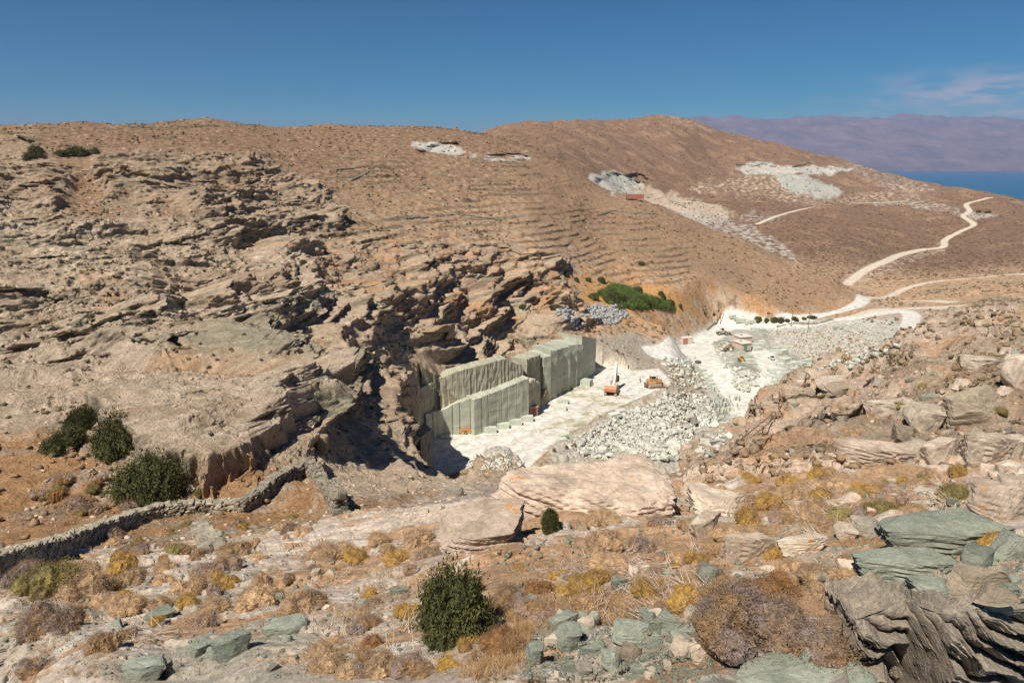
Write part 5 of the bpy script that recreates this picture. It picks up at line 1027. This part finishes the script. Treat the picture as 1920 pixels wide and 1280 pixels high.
# stones
for q in [(1325, 1000, 62, 42, PA, 'tilted white edged rock slab below the rounded pale boulder', .5), (1405, 1055, 82, 68, P2, 'pointed pale rock with orange lichen among cushion shrubs'), (1332, 1095, 44, 42, G_, 'upright green stone left of the grey thorn shrub'), (1510, 1038, 84, 34, PA, 'long flat pale stone among golden cushion shrubs', 0),
          (1632, 1005, 56, 34, DK, 'dark angular stone above the big green slabs'), (1660, 990, 48, 26, PA, 'pale stone touching the dark angular stone'), (1592, 1012, 46, 24, PA, 'flat pale stone left of the dark angular stone'), (1586, 952, 34, 24, P2, 'small stone with an orange lichen top on the shrub slope'), (1613, 1088, 62, 28, P2, 'white topped stone left of the green slabs'),
          (1785, 1040, 205, 62, G_, 'large flat green slab, upper one in the right foreground', .05), (1715, 1090, 165, 46, G_, 'long smooth green slab below the large flat green slab', -.12), (1850, 1075, 48, 44, G_, 'narrow upright green stone leaning on the large green slab', .8), (1832, 1108, 98, 38, BR, 'brown striped slab right of the long green slab', .2),
          (1905, 1050, 70, 46, G_, 'green stone at the right edge above the rubble'), (1880, 975, 95, 70, P2, 'mossy lichened boulder at the right edge of the shrub slope'), (1905, 930, 50, 36, PA, 'pale stone at the right edge behind cushion shrubs'), (1760, 1115, 90, 22, G_, 'thin green stone under the brown striped slab', .5), (1870, 1125, 50, 20, BR, 'small tan stone at the right under the striped slab'),
          (1056, 1180, 56, 30, G_, 'dark tilted oval stone on the pale ledge at bottom centre', .3), (1103, 1172, 25, 24, G_, 'small round green stone right of the dark oval stone'), (1070, 1222, 52, 48, G_, 'ribbed upright green stone on the bottom centre ledge'), (1005, 1248, 40, 40, G_, 'cone shaped green stone at the left end of the bottom ledge'), (1194, 1208, 94, 34, G_, 'long knobbly green stone on the bottom centre ledge', .1),
          (1247, 1185, 52, 44, G_, 'dark green block stone at the right of the bottom ledge'), (1228, 1215, 28, 32, G_, 'small dark green stone below the green block stone'), (1162, 1108, 30, 32, G_, 'pale green upright stone right of the golden shrub'), (1147, 1258, 44, 38, G_, 'green stone with fine ridges near the bottom edge'), (1185, 1240, 44, 26, BR, 'brown stone below the long knobbly stone'), (1066, 1262, 32, 22, G_, 'small green stone at the bottom edge of the ledge'),
          (1280, 1228, 44, 32, PA, 'pale lilac stone at the bottom near the thorn shrub'), (1318, 1232, 48, 36, PA, 'tan rounded stone left of the big thorn shrub'), (1304, 1163, 48, 20, PA, 'thin flat pale stone left of the big thorn shrub', .2), (1396, 1160, 20, 30, G_, 'small green stone poking out of the thorn shrub'), (1363, 1185, 36, 46, PA, 'upright whitish stone at the left edge of the thorn shrub'),
          (1470, 1300, 170, 22, G_, 'wide green slab along the bottom edge under the thorn shrub', .0), (1512, 1258, 34, 46, G_, 'upright green stone on the bottom edge slab', .9), (435, 1235, 60, 46, G_, 'angular green rock with an orange lichen spot on the left slab'), (367, 1234, 42, 28, G_, 'dark green rock left of the angular green rock'), (270, 1278, 64, 36, G_, 'green rock cut by the bottom edge on the left'),
          (397, 1240, 30, 16, G_, 'low stone between the two green rocks on the left'), (515, 1192, 56, 22, G_, 'thin green flake of rock standing on the left slab', .3), (298, 1163, 46, 9, G_, 'flat thin green flake lying on the left slab'), (590, 840, 26, 38, BR, 'upright brown stone near the cave mouth'), (330, 1260, 20, 10, DK, 'a'), (1745, 808, 70, 48, PA, 'grey white boulder left of the leaning slab'), (1760, 862, 62, 40, PA, 'squared tan boulder under the leaning slab', .2),
          (1660, 775, 70, 30, PA, 'flat topped slab left of the leaning slab'), (1690, 860, 60, 36, PA, 'pale boulder below left of the leaning slab'), (1858, 868, 76, 60, PA, 'large grey boulder right of the squared tan boulder'), (1640, 868, 120, 40, P2, 'long white slab with an orange lichen ledge on the right slope'), (1700, 830, 44, 34, BR, 'dark hollowed rock left of the leaning slab'), (1905, 860, 40, 44, PA, 'boulder cut by the right edge below the leaning slab'),
          (1912, 720, 40, 60, PA, 'pale upright rock at the right edge of the slope'), (1590, 740, 40, 20, BR, 'a'), (1840, 690, 60, 22, PA, 'a'), (1560, 730, 70, 18, PA, 'a'), (940, 955, 50, 28, BR, 'brown ledge stone in the notch between the two large lichened boulders'), (1000, 1130, 24, 16, G_, 'a'), (560, 1120, 26, 12, DK, 'a'), (748, 1118, 34, 14, G_, 'green flake pair left of the dark green bush'), (845, 930, 28, 24, DK, 'dark knob of rock on the slab left of the huge boulder'),
          (745, 920, 34, 14, BR, 'a'), (1210, 1070, 20, 12, PA, 'a'), (1190, 1075, 24, 14, PA, 'a'), (1065, 1020, 14, 10, G_, 'a'), (1040, 1045, 22, 12, PA, 'a'), (1255, 1080, 18, 10, G_, 'a'), (735, 1060, 40, 22, PA, 'pale stone between tan cushion shrubs left of the wedge boulder')]:
    put_rock(q[0], q[1], q[2], q[3], q[4], None if q[5] == 'a' else q[5], rot=(q[6] if len(q) > 6 else None), depth=.6 if q[2] > 80 else .8)
def zone_rocks(poly, n, w0, w1, mts, asp=.55, seed=1):
    r = random.Random(seed); k = 0; x0 = min(a for a, b in poly); x1 = max(a for a, b in poly); y0 = min(b for a, b in poly); y1 = max(b for a, b in poly)
    while k < n:
        a, b = r.uniform(x0, x1), r.uniform(y0, y1)
        if inpoly(a, b, poly): w = r.uniform(w0, w1); put_rock(a, b, w, w*asp*r.uniform(.7, 1.3), r.choice(mts)); k += 1
zone_rocks([(1400, 800), (1600, 700), (1910, 640), (1910, 850), (1420, 880)], 30, 8, 26, [PA, PA, DK, BR, G_], .5, 2)
zone_rocks([(1000, 1140), (1320, 1150), (1330, 1270), (990, 1275)], 34, 12, 36, [G_, G_, PA, DK], .65, 3)
zone_rocks([(1850, 1060), (1915, 1060), (1915, 1130), (1650, 1125)], 12, 10, 26, [G_, DK, G_], .6, 4)
zone_rocks([(1320, 930), (1900, 880), (1900, 1040), (1400, 1080)], 22, 12, 34, [PA, P2, G_], .5, 5)
zone_rocks([(20, 1040), (700, 1010), (760, 1260), (20, 1270)], 26, 8, 24, [G_, PA, DK], .45, 6)
# ------------------------------------------------------------------ layered outcrop at the lower right
def outcrop():
    nu, nv = 300, 210; V = []; ok = None
    r0 = [(1606, 1150), (1700, 1128), (1780, 1130), (1860, 1122), (1990, 1110)]
    top = [hit(a, b) for a, b in r0]
    tx = np.linspace(0, 1, nu)
    TP = np.array([[p.x, p.y, p.z-.08+.10*math.sin(i_*2.1)] for i_, p in enumerate(top)]); tt_ = np.linspace(0, 1, len(top)); TX = np.stack([np.interp(tx, tt_, TP[:, i]) for i in range(3)], 1)
    g = np.linspace(0, 1, nv); G2, T2 = np.meshgrid(g, tx, indexing='ij')
    base = TX[None]+np.stack([-.15*G2, -.60*G2, -2.3*G2**1.15+.0*T2], 2)
    s = (T2*9.0-G2*8.0)+.8*perlin(T2*3.1, G2*2.2, 401)+.35*perlin(T2*9, G2*7, 402)        # steeply inclined bedding
    f = s-np.floor(s); depth = (.42*np.where(f < .78, (f/.78)**.6, (1-f)/.22)-.30+.16*perlin(np.floor(s)*3.3, G2*2.5, 403)); fine = s*5; ff = fine-np.floor(fine); depth = depth+.05*ff*np.clip(.5+perlin(T2*6, G2*3, 444), 0, 1)+.07*fbm(T2*4, G2*3, 1, 6, .6, 405)
    w = np.clip(G2*5, 0, 1); 
    V = base+np.stack([-.25*depth*w, -depth*w*1.0, .25*depth*w+.05*fbm(T2*6, G2*4, 1, 5, .6, 409)], 2)
    mb = MB(); mb.v = [tuple(x) for x in V.reshape(-1, 3)]; mb.f = [(i*nu+j, (i+1)*nu+j, (i+1)*nu+j+1, i*nu+j+1) for i in range(nv-1) for j in range(nu-1)]
    # top shelf running back into the slope
    k = len(mb.v); ns = 70; a_ = np.linspace(0, 1, ns); A2, B2 = np.meshgrid(a_, tx, indexing='ij')
    sh = np.stack([TX[None, :, 0]+.1*A2, TX[None, :, 1]+.95*A2, TX[None, :, 2]-.22*A2], 2)
    q_ = (A2*3.1+B2*1.7+.5*perlin(A2*2+3, B2*4, 451))*1.6; fq = q_-np.floor(q_)
    sh[:, :, 2] += (.16*fq*np.clip(.5+1.5*perlin(B2*5, np.floor(q_)*2.3, 452), 0, 1)-.08+.07*fbm(B2*6, A2*3, 1, 6, .6, 453))*np.clip(A2*6, 0, 1)
    mb.v += [tuple(x) for x in sh.reshape(-1, 3)]
    mb.f += [(k+i*nu+j, k+i*nu+j+1, k+(i+1)*nu+j+1, k+(i+1)*nu+j) for i in range(ns-1) for j in range(nu-1)]
    # left flank down into the dark cleft
    k = len(mb.v); 
    nf = 60
    for i in range(nv):
        p = V[i, 0]
        for j in range(nf): t = j/(nf-1); mb.v.append((p[0]+.35*t+.14*t**.3*float(perlin(np.array(i*.06), np.array(t*4+i*.02), 431)), p[1]+1.6*t, p[2]-.4*t+.08*float(perlin(np.array(t*9), np.array(i*.09), 432))*min(1, t*8)))
    mb.f += [(k+i*nf+j, k+i*nf+j+1, k+(i+1)*nf+j+1, k+(i+1)*nf+j) for i in range(nv-1) for j in range(nf-1)]
    o = mb.build('rock_outcrop', MAT_OUT, None, False); tag(o, 'brown outcrop of steep thin rock layers with dark gaps, bottom right corner', 'rock outcrop')
outcrop()
# ------------------------------------------------------------------ shrubs
put_shrub(850, 1215, 136, 'D', 'bush', 160, 'green_bush', 'large dark green bush, bottom centre, with golden cushions growing against it', 'bush')
put_shrub(1034, 1000, 50, 'D', 'bush', 58, 'green_bush', 'small dark green bush against the foot of the huge boulder', 'bush')
put_shrub(265, 945, 106, 'D', 'bush', 100, 'green_bush', 'biggest round dark green bush, nearest the stone wall on the left', 'bush')
put_shrub(206, 864, 86, 'D', 'bush', 86, 'green_bush', 'second round green bush just behind the biggest round bush', 'bush')
put_shrub(148, 808, 58, 'D', 'bush', 52, 'green_bush', 'green bush in the rock gap above the two round bushes', 'bush'); put_shrub(106, 842, 80, 'D', 'bush', 48, 'green_bush', 'spreading green bush at the left under the rock face', 'bush')
put_shrub(370, 935, 20, 'O', 'bush', 16, 'green_bush', 'small olive bush at the foot of the pale rock dome', 'bush'); put_shrub(247, 778, 22, 'O', 'bush', 16, 'green_bush', 'a small olive bush near the top of the rock gutter', 'bush')
put_shrub(1453, 1128, 125, 'B', 'thorn', 92, 'thorn_shrub', 'brown leafy shrub standing directly behind the big grey thorn shrub'); put_shrub(1475, 1250, 255, 'P', 'thorn', 175, 'thorn_shrub', 'very big grey brown thorn shrub at the bottom right')
put_shrub(1500, 1240, 120, 'B', 'mound', 60, 'cushion_shrub', 'rusty brown growth on the front of the big thorn shrub'); put_shrub(1378, 1150, 72, 'P', 'thorn', 66, 'thorn_shrub', 'bare grey thorn shrub at the left of the big thorn shrub')
for a, b, w, c in [(60, 1202, 115, 'P'), (228, 1160, 72, 'T'), (120, 1190, 44, 'P'), (188, 1225, 62, 'P'), (62, 1262, 62, 'P'), (295, 1150, 46, 'T'), (350, 1140, 50, 'G'), (360, 1108, 52, 'T'), (417, 1107, 52, 'G'), (408, 1082, 60, 'P'), (400, 1122, 36, 'P'), (482, 1108, 42, 'T'), (472, 1150, 94, 'T'), (566, 1148, 88, 'T'), (590, 1138, 62, 'P'), (520, 1124, 28, 'G'), (482, 1052, 32, 'T'), (390, 1150, 72, 'T'), (608, 1262, 80, 'T'), (655, 1272, 52, 'T'), (690, 1262, 62, 'P'), (300, 1078, 62, 'T'), (325, 1040, 50, 'O'), (250, 1040, 60, 'P'), (30, 1085, 50, 'P'), (60, 1128, 110, 'O'), (150, 1118, 90, 'T'), (20, 1105, 60, 'P'), (240, 1100, 60, 'T'), (190, 1110, 56, 'T'),
                    (875, 976, 28, 'B'), (906, 968, 20, 'B'), (702, 1030, 60, 'T'), (782, 1025, 66, 'T'), (802, 1048, 50, 'P'), (746, 1058, 62, 'G'), (662, 1055, 52, 'G'), (618, 1050, 50, 'T'), (724, 1040, 48, 'T'), (589, 1072, 30, 'P'), (762, 1160, 54, 'G'), (868, 1118, 70, 'G'), (884, 1210, 52, 'G'), (943, 1145, 88, 'P'), (1012, 1165, 82, 'P'), (1062, 1162, 42, 'P'), (1090, 1118, 96, 'G'), (936, 1228, 86, 'B'), (844, 1255, 54, 'G'), (709, 1262, 86, 'T'), (775, 1275, 96, 'P'), (702, 1215, 50, 'B'), (600, 1230, 50, 'T'),
                    (1132, 990, 72, 'T'), (1143, 1035, 88, 'T'), (1203, 1035, 62, 'P'), (1152, 1072, 98, 'T'), (1148, 1082, 34, 'P'), (1238, 985, 44, 'P'), (1241, 1052, 30, 'T'), (1218, 1122, 60, 'G'), (1247, 1150, 44, 'P'), (1230, 1078, 32, 'P'), (1311, 1058, 54, 'G'), (1290, 1158, 90, 'G'), (1543, 1108, 84, 'T'), (1502, 1075, 68, 'T'), (1452, 1050, 58, 'G'), (1378, 1020, 70, 'T'), (1293, 996, 52, 'T'), (1422, 1015, 46, 'T'), (1526, 978, 52, 'T'), (1471, 985, 50, 'P'), (1555, 1003, 72, 'T'), (1537, 905, 62, 'G'), (1413, 905, 34, 'G'),
                    (1803, 945, 78, 'O'), (1870, 948, 68, 'T'), (1661, 965, 66, 'O'), (1637, 975, 36, 'P'), (1706, 985, 70, 'T'), (1745, 1005, 62, 'T'), (1792, 1012, 50, 'G'), (1802, 990, 60, 'T'), (1884, 1030, 66, 'G'), (1630, 1075, 50, 'G'), (1590, 1058, 36, 'P'), (1682, 1048, 46, 'P'), (1543, 942, 46, 'G'), (1482, 908, 36, 'G'), (1497, 940, 50, 'T'), (1605, 940, 46, 'T'), (1455, 955, 60, 'G'), (1411, 942, 30, 'P'), (1453, 922, 26, 'P'), (1590, 1100, 60, 'T'), (1340, 1140, 60, 'G'), (1700, 940, 30, 'P'), (1740, 915, 44, 'T')]:
    put_shrub(a, b, w*.95, c, 'thorn' if (c == 'P' and w > 40) else 'mound', group='cushion shrubs on the slopes')
def zone_shrubs(poly, n, w0, w1, cols_, seed, h=None):
    r = random.Random(seed); k = 0; x0 = min(a for a, b in poly); x1 = max(a for a, b in poly); y0 = min(b for a, b in poly); y1 = max(b for a, b in poly)
    while k < n:
        a, b = r.uniform(x0, x1), r.uniform(y0, y1)
        if inpoly(a, b, poly): put_shrub(a, b, w0*.8+(w1*1.25-w0*.8)*r.random()**1.8, r.choice(cols_), group='cushion shrubs on the slopes'); k += 1
zone_shrubs([(90, 900), (200, 900), (240, 960), (180, 1000), (60, 950)], 24, 14, 34, 'PTOPB', 11)
zone_shrubs([(200, 1010), (350, 985), (640, 965), (600, 1010), (300, 1060), (120, 1090)], 50, 14, 34, 'PTOGPT', 12)
zone_shrubs([(1340, 900), (1560, 880), (1900, 890), (1900, 1000), (1620, 1030), (1420, 1030)], 62, 18, 44, 'TTGPTO', 13)
zone_shrubs([(20, 1120), (300, 1060), (700, 1010), (820, 1080), (760, 1200), (560, 1240), (400, 1180), (60, 1240)], 24, 26, 60, 'TTGPPB', 15)
zone_shrubs([(900, 1060), (1340, 1040), (1420, 1120), (1240, 1150), (940, 1130)], 26, 22, 52, 'TTGPBG', 16)
zone_shrubs([(1380, 860), (1620, 760), (1900, 640), (1900, 860), (1500, 900)], 44, 12, 30, 'TPOTB', 14)
# green bushes by the reeds and the road
for a, b, w, h, lb in [(1113, 562, 22, 16, 'dark bush at the left end of the bright green reeds'), (1148, 560, 24, 20, 'a'), (1150, 568, 36, 24, 'tall bush at the back of the bright green reeds'), (1163, 572, 28, 24, 'a'), (1140, 566, 20, 14, 'a'), (1178, 566, 26, 15, 'a'), (1210, 572, 24, 12, 'a'), (1228, 568, 18, 10, 'a'), (1195, 579, 22, 10, 'a'), (1160, 582, 26, 10, 'a'), (1197, 552, 26, 18, 'dark round bush behind the bright green reeds'), (1245, 566, 14, 14, 'a'), (1240, 558, 13, 13, 'a'), (1257, 576, 20, 12, 'a'), (1276, 579, 9, 8, 'a'), (1128, 531, 18, 14, 'dark round bush on orange soil above the reeds'), (1104, 529, 14, 10, 'a'), (1081, 528, 12, 9, 'a'), (1062, 520, 12, 12, 'a'), (1060, 510, 18, 8, 'a'),
                       (1202, 498, 14, 9, 'lone dark bush on the terraced spur above the reeds'), (1030, 582, 48, 18, 'low wide dark bush left of the grey stone heaps'), (994, 584, 18, 8, 'a'), (967, 576, 20, 12, 'a'), (1322, 592, 9, 6, 'a'), (1339, 593, 7, 6, 'a'), (1422, 606, 15, 12, 'a'), (1438, 606, 11, 9, 'a'), (1453, 606, 14, 12, 'a'), (1466, 606, 15, 12, 'a'), (1477, 604, 9, 7, 'a'), (1491, 602, 15, 9, 'a'), (1508, 600, 9, 6, 'a'), (1524, 598, 19, 6, 'a'),
                       (142, 294, 34, 16, 'wide dark bush on the upper left hillside'), (113, 293, 24, 12, 'a'), (176, 289, 14, 12, 'a'), (50, 297, 22, 14, 'a'), (68, 292, 26, 22, 'a'), (560, 495, 19, 13, 'lone green bush among the rock ledges'), (1855, 400, 9, 5, 'a'), (1835, 399, 7, 5, 'a'), (690, 768, 8, 10, 'small yellow green bush in the shadow beside the pillar cliff')]:
    put_shrub(a, b, w, 'D', 'bush', h, 'green_bush', ('LM:small dark green bush' if lb == 'a' else lb), 'bush', 'green bushes near the quarry')
put_shrub(613, 524, 20, 'P', 'mound', 15, 'cushion_shrub', 'lone grey shrub on a ledge above the rock caves')
for a, b in [(1078, 838), (1063, 842), (1039, 847)]: put_shrub(a, b, 7, 'O', 'bush', 9, 'green_bush', 'LM:tiny olive bush', 'bush', 'tiny bushes on the rubble edge')
# ------------------------------------------------------------------ uncountable cover
def tuft(n, h, spread, w=.05, seed=0, lean=.6):
    r = np.random.RandomState(seed); mb = MB()
    for k in range(n):
        a = r.rand()*6.28; d = r.rand()*spread; x, y = d*math.cos(a), d*math.sin(a); b = r.rand()*6.28; L = h*(.5+r.rand()); t = lean*r.rand()
        mb.add([(x-w*math.sin(b), y+w*math.cos(b), 0), (x+w*math.sin(b), y-w*math.cos(b), 0), (x+L*t*math.cos(a), y+L*t*math.sin(a), L*(1-.3*t))], [(0, 1, 2)])
    return mb
REED = [tuft(60, 1.9, 1.2, .12, k, .5) for k in range(4)]
scatter_stuff('reed_bed', 'bright green reeds and bushes growing in the hollow above the quarry', 'reeds', [[(1122, 552), (1150, 536), (1175, 540), (1200, 556), (1225, 560), (1262, 574), (1264, 581), (1180, 579), (1140, 570)]], [900], lambda p, r: r.uniform(.5, .95), L_BRIGHT, REED, 7, lift=0, )
GR = [tuft(16, .20, .10, .006, k+20, .9) for k in range(6)]
scatter_stuff('dry_grass', 'dry orange straw grass between the foreground shrubs and stones', 'grass',
    [[(960, 1060), (1340, 1010), (1400, 1160), (1250, 1180), (1000, 1180), (900, 1275), (860, 1275)], [(560, 1060), (800, 1040), (830, 1160), (640, 1180)], [(1320, 1000), (1900, 900), (1900, 1020), (1500, 1110)], [(0, 1090), (560, 1040), (740, 1270), (0, 1275)], [(100, 900), (240, 880), (600, 980), (250, 1060), (0, 1100), (0, 1000)], [(950, 1130), (1000, 1130), (1000, 1278), (890, 1278)]],
    [1700, 600, 1500, 600, 700, 500], lambda p, r: r.uniform(.25, .62)*min(2.5, max(1, p[1]/14)), L_STRAW, GR, 8, lambda p, r: float(perlin(np.array(p.x*.6), np.array(p.y*.6), 77)) > -.15+.3*r.rand(), lift=0)
STK = []
for q in range(4):
    r = random.Random(q); mb = MB()
    for k in range(7): a = r.uniform(-.8, .8); x, y = r.uniform(-.15, .15), r.uniform(-.15, .15); mb.cyl((x, y, .02), (x+.35*math.cos(a), y+.35*math.sin(a), r.uniform(.02, .14)), .006, 3, .002)
    mb.f = [f for f in mb.f if len(f) == 4]; STK.append(mb)
scatter_stuff('dead_twigs', 'bleached dead twigs lying on the foreground soil', 'twigs', [[(1000, 1060), (1340, 1020), (1380, 1150), (1080, 1170)], [(560, 1080), (820, 1080), (800, 1250), (560, 1250)], [(200, 1100), (420, 1130), (300, 1220), (180, 1180)], [(1380, 920), (1880, 900), (1880, 980), (1500, 1020)]], [110, 60, 30, 80], lambda p, r: r.uniform(.6, 1.3)*max(1, p[1]/14), leaf_mat('bleached_twigs', (.62, .52, .44), (.48, .38, .30)), STK, 9, lift=0)
PEB = [shard(k+200, None, (.4, .8)) for k in range(8)]
scatter_stuff('gravel', 'loose green and grey stone chips on the foreground slabs', 'gravel', [[(0, 1060), (760, 1020), (960, 1275), (0, 1278)], [(980, 1140), (1340, 1140), (1340, 1278), (980, 1278)], [(1650, 1060), (1918, 1050), (1918, 1130), (1640, 1130)], [(900, 1000), (1900, 880), (1900, 1040), (960, 1140)]], [1500, 2200, 500, 1500],
    lambda p, r: (.015+.07*r.rand()**3)*max(.8, p[1]/9), MAT_GREEN, PEB, 10)
SCR = []
for q in range(5):
    r = np.random.RandomState(q+60); bm = bmesh.new(); bmesh.ops.create_icosphere(bm, subdivisions=1, radius=.5); mb = MB(); bm.verts.index_update()
    mb.add([((v.co.x*(1+.35*r.randn())), v.co.y*(1+.35*r.randn()), max(-.1, v.co.z*(.9+.3*r.randn()))) for v in bm.verts], [tuple(v.index for v in f.verts) for f in bm.faces]); bm.free(); SCR.append(mb)
def grid_points(n, seed, ymin, ymax, ok, pxr=(-60, 1980)):
    """random visible-range points on the ground, thinned so that they stay even across the view"""
    r = np.random.RandomState(seed); i = r.randint(np.searchsorted(rows, ymin), np.searchsorted(rows, ymax), n); j = r.randint(0, NC, n)
    x, y, z = XD[i, j], YD[i, j], ZD[i, j]; k = ok(i, j, r) & (PXd[i, j] > pxr[0]) & (PXd[i, j] < pxr[1]); return np.stack([x[k], y[k], z[k]], 1)
den = lambda i, j: perlin(X[i, j]/28, Y[i, j]/28, 88)+.6*perlin(X[i, j]/9, Y[i, j]/9, 89)
clear = lambda i, j: (RD[i, j] > 1.5) & (fl[i, j] < -1.5) & (lo[i, j] < -1.5) & (RUB[i, j] < .3)
pt = grid_points(34000, 1, 60, 460, lambda i, j, r: clear(i, j) & (DOME[i, j] < .1) & (den(i, j)+.4*r.randn(len(i)) > .15+.35*A1[i, j]))
stuff_at('ground_cover', 'low dark dry scrub dotted over the rocky hillside', 'scrub', pt, lambda p, r: r.uniform(.35, 1.0)*min(1.3, .5+p[1]/350), L_DULL, SCR, 3, .2, .3)
pt = grid_points(20000, 2, 440, 1450, lambda i, j, r: clear(i, j) & (den(i, j)+.4*r.randn(len(i)) > -.1))
stuff_at('ground_cover', 'low brown scrub covering the far hill', 'scrub', pt, lambda p, r: r.uniform(.8, 1.9)*min(1.5, .5+p[1]/1300), leaf_mat('brown_scrub_leaves', (.135, .095, .06), (.19, .125, .08), 0), SCR, 4, .2, .3)
scatter_stuff('ground_cover', 'rusty dry tufts growing on the waste bank below the pale road', 'scrub', [[(1480, 622), (1600, 615), (1650, 630), (1680, 650), (1600, 680), (1500, 670)], [(1250, 680), (1320, 700), (1320, 750), (1260, 740)]], [260, 130], lambda p, r: r.uniform(.3, .9), L_BROWN, SCR, 16)
pt = grid_points(6500, 5, 24, 130, lambda i, j, r: clear(i, j) & (den(i, j)+.4*r.randn(len(i)) > .1+.5*slabm[i, j]*(Y[i, j] < 40)) & ((PXv[i, j] > 1320) | (gully[i, j] > .4)))
stuff_at('ground_cover', 'small dry cushion plants scattered between the larger shrubs', 'scrub', pt, lambda p, r: r.uniform(.25, .8)*min(1.2, .4+p[1]/90), leaf_mat('dry_brown_cushions', (.30, .20, .105), (.20, .15, .11), 0), [foliage(300+k, 90, 3, .2, 1.2) if False else SCR[k] for k in range(5)], 6, .15, .3)
STN = [shard(k+300, None, (.4, .9)) for k in range(6)]
pt = grid_points(7000, 7, 28, 430, lambda i, j, r: clear(i, j) & (den(i, j)+.5*r.randn(len(i)) < .2))
stuff_at('scree', 'loose pale stones strewn over the rocky slopes', 'stones', pt, lambda p, r: (.10+.6*r.rand()**3)*min(1.5, .3+p[1]/170), MAT_TANS, STN, 8, .1)
# ------------------------------------------------------------------ labels that tell the repeats apart
LMK = [('the excavator', 1150, 715), ('the bulldozer', 1226, 715), ('the yellow compressor', 872, 805), ('the red hut', 997, 766), ('the green door building', 1391, 640), ('the blue pickup', 1446, 668), ('the cream wheel loader', 1354, 620), ('the orange wheel loader', 1390, 668), ('the huge lichened boulder', 1130, 910), ('the wedge shaped boulder', 905, 1005),
       ('the large dark green bush', 850, 1150), ('the big thorn shrub', 1475, 1200), ('the biggest round bush', 263, 900), ('the long stone wall', 400, 975), ('the leaning slab', 1822, 790), ('the big green slabs', 1760, 1060), ('the layered outcrop', 1780, 1200), ('the rail frame', 1410, 810), ('the winch post', 1521, 715), ('the angular green rock', 435, 1220), ('the green reeds', 1190, 565),
       ('the pointed pale rock', 1405, 1040), ('the rubble island', 1396, 712), ('the road junction', 1400, 750), ('the white slab ridge', 650, 1000), ('the lower left corner', 20, 1270), ('the twin poles', 1348, 590), ('the rounded pale boulder', 1352, 945), ('the road bend', 1705, 600), ('the hose ring', 891, 868), ('the grey thorn shrub', 1378, 1120), ('the bottom centre stones', 1130, 1200), ('the pale boulder right edge', 1880, 960)]
cnt = {}
for o in THINGS:
    lb = o['label']
    if not lb.startswith('LM:'): continue
    x, y = opx(o); best = min(LMK, key=lambda q: math.hypot(q[1]-x, (q[2]-y)*1.4)); dx_, dy_ = x-best[1], y-best[2]; D_ = math.hypot(dx_, dy_)
    rel = ('beside' if D_ < 28 else ('right of' if dx_ > 0 else 'left of') if abs(dx_) > abs(dy_)*2 else ('below' if dy_ > 0 else 'above') if abs(dy_) > abs(dx_)*2 else ('below right of' if dx_ > 0 else 'below left of') if dy_ > 0 else ('above right of' if dx_ > 0 else 'above left of'))
    if D_ > 90 and 'the biggest' not in best[0]: rel = 'well '+rel
    cnt.setdefault(lb[3:]+' '+rel+' '+best[0], []).append((x, o))
names_n = ['leftmost', 'second from left', 'third from left', 'fourth from left', 'fifth from left', 'sixth from left', 'seventh from left', 'eighth from left', 'ninth from left', 'tenth from left', 'eleventh from left', 'twelfth from left']
for lb, lst in cnt.items():
    lst.sort(key=lambda q: q[0]); lb = lb.replace('in the middle of its', 'mid')
    for k, (x, o) in enumerate(lst):
        if len(lst) == 1: o['label'] = lb
        elif len(lst) == 2: o['label'] = lb+', '+('left' if k == 0 else 'right')+' one of two'
        elif len(lst) <= 12: o['label'] = lb+', '+names_n[k]
        else: q_ = len(lst)-1-k; o['label'] = lb+(', '+names_n[k] if k < 6 else ', '+names_n[q_].replace('left', 'right') if q_ < 6 and q_ > 0 else ', rightmost' if q_ == 0 else ', mid cluster')
for o in THINGS:
    if len(o['label'].split()) > 16: o['label'] = o['label'].replace('well ', '').replace(' of two', '')
# ------------------------------------------------------------------ air
hz = simple_mesh('haze', [(x, y, z) for z in (-148, 1500) for y in (-2900, 30000) for x in (-26000, 26000)], [(0, 2, 3, 1), (4, 5, 7, 6), (0, 1, 5, 4), (2, 6, 7, 3), (0, 4, 6, 2), (1, 3, 7, 5)], None)
hm = bpy.data.materials.new('haze_air'); hm.use_nodes = True; hn_ = hm.node_tree.nodes; hn_.remove(hn_['Principled BSDF']); pv = hn_.new('ShaderNodeVolumePrincipled')
pv.inputs['Density'].default_value = 4.5e-5; pv.inputs['Color'].default_value = (.42, .58, .95, 1); pv.inputs['Anisotropy'].default_value = 0.0
hm.node_tree.links.new(pv.outputs[0], hn_['Material Output'].inputs['Volume']); hz.data.materials.append(hm); hz['kind'] = 'stuff'; hz['label'] = 'thin bluish air haze over the valley and sea'
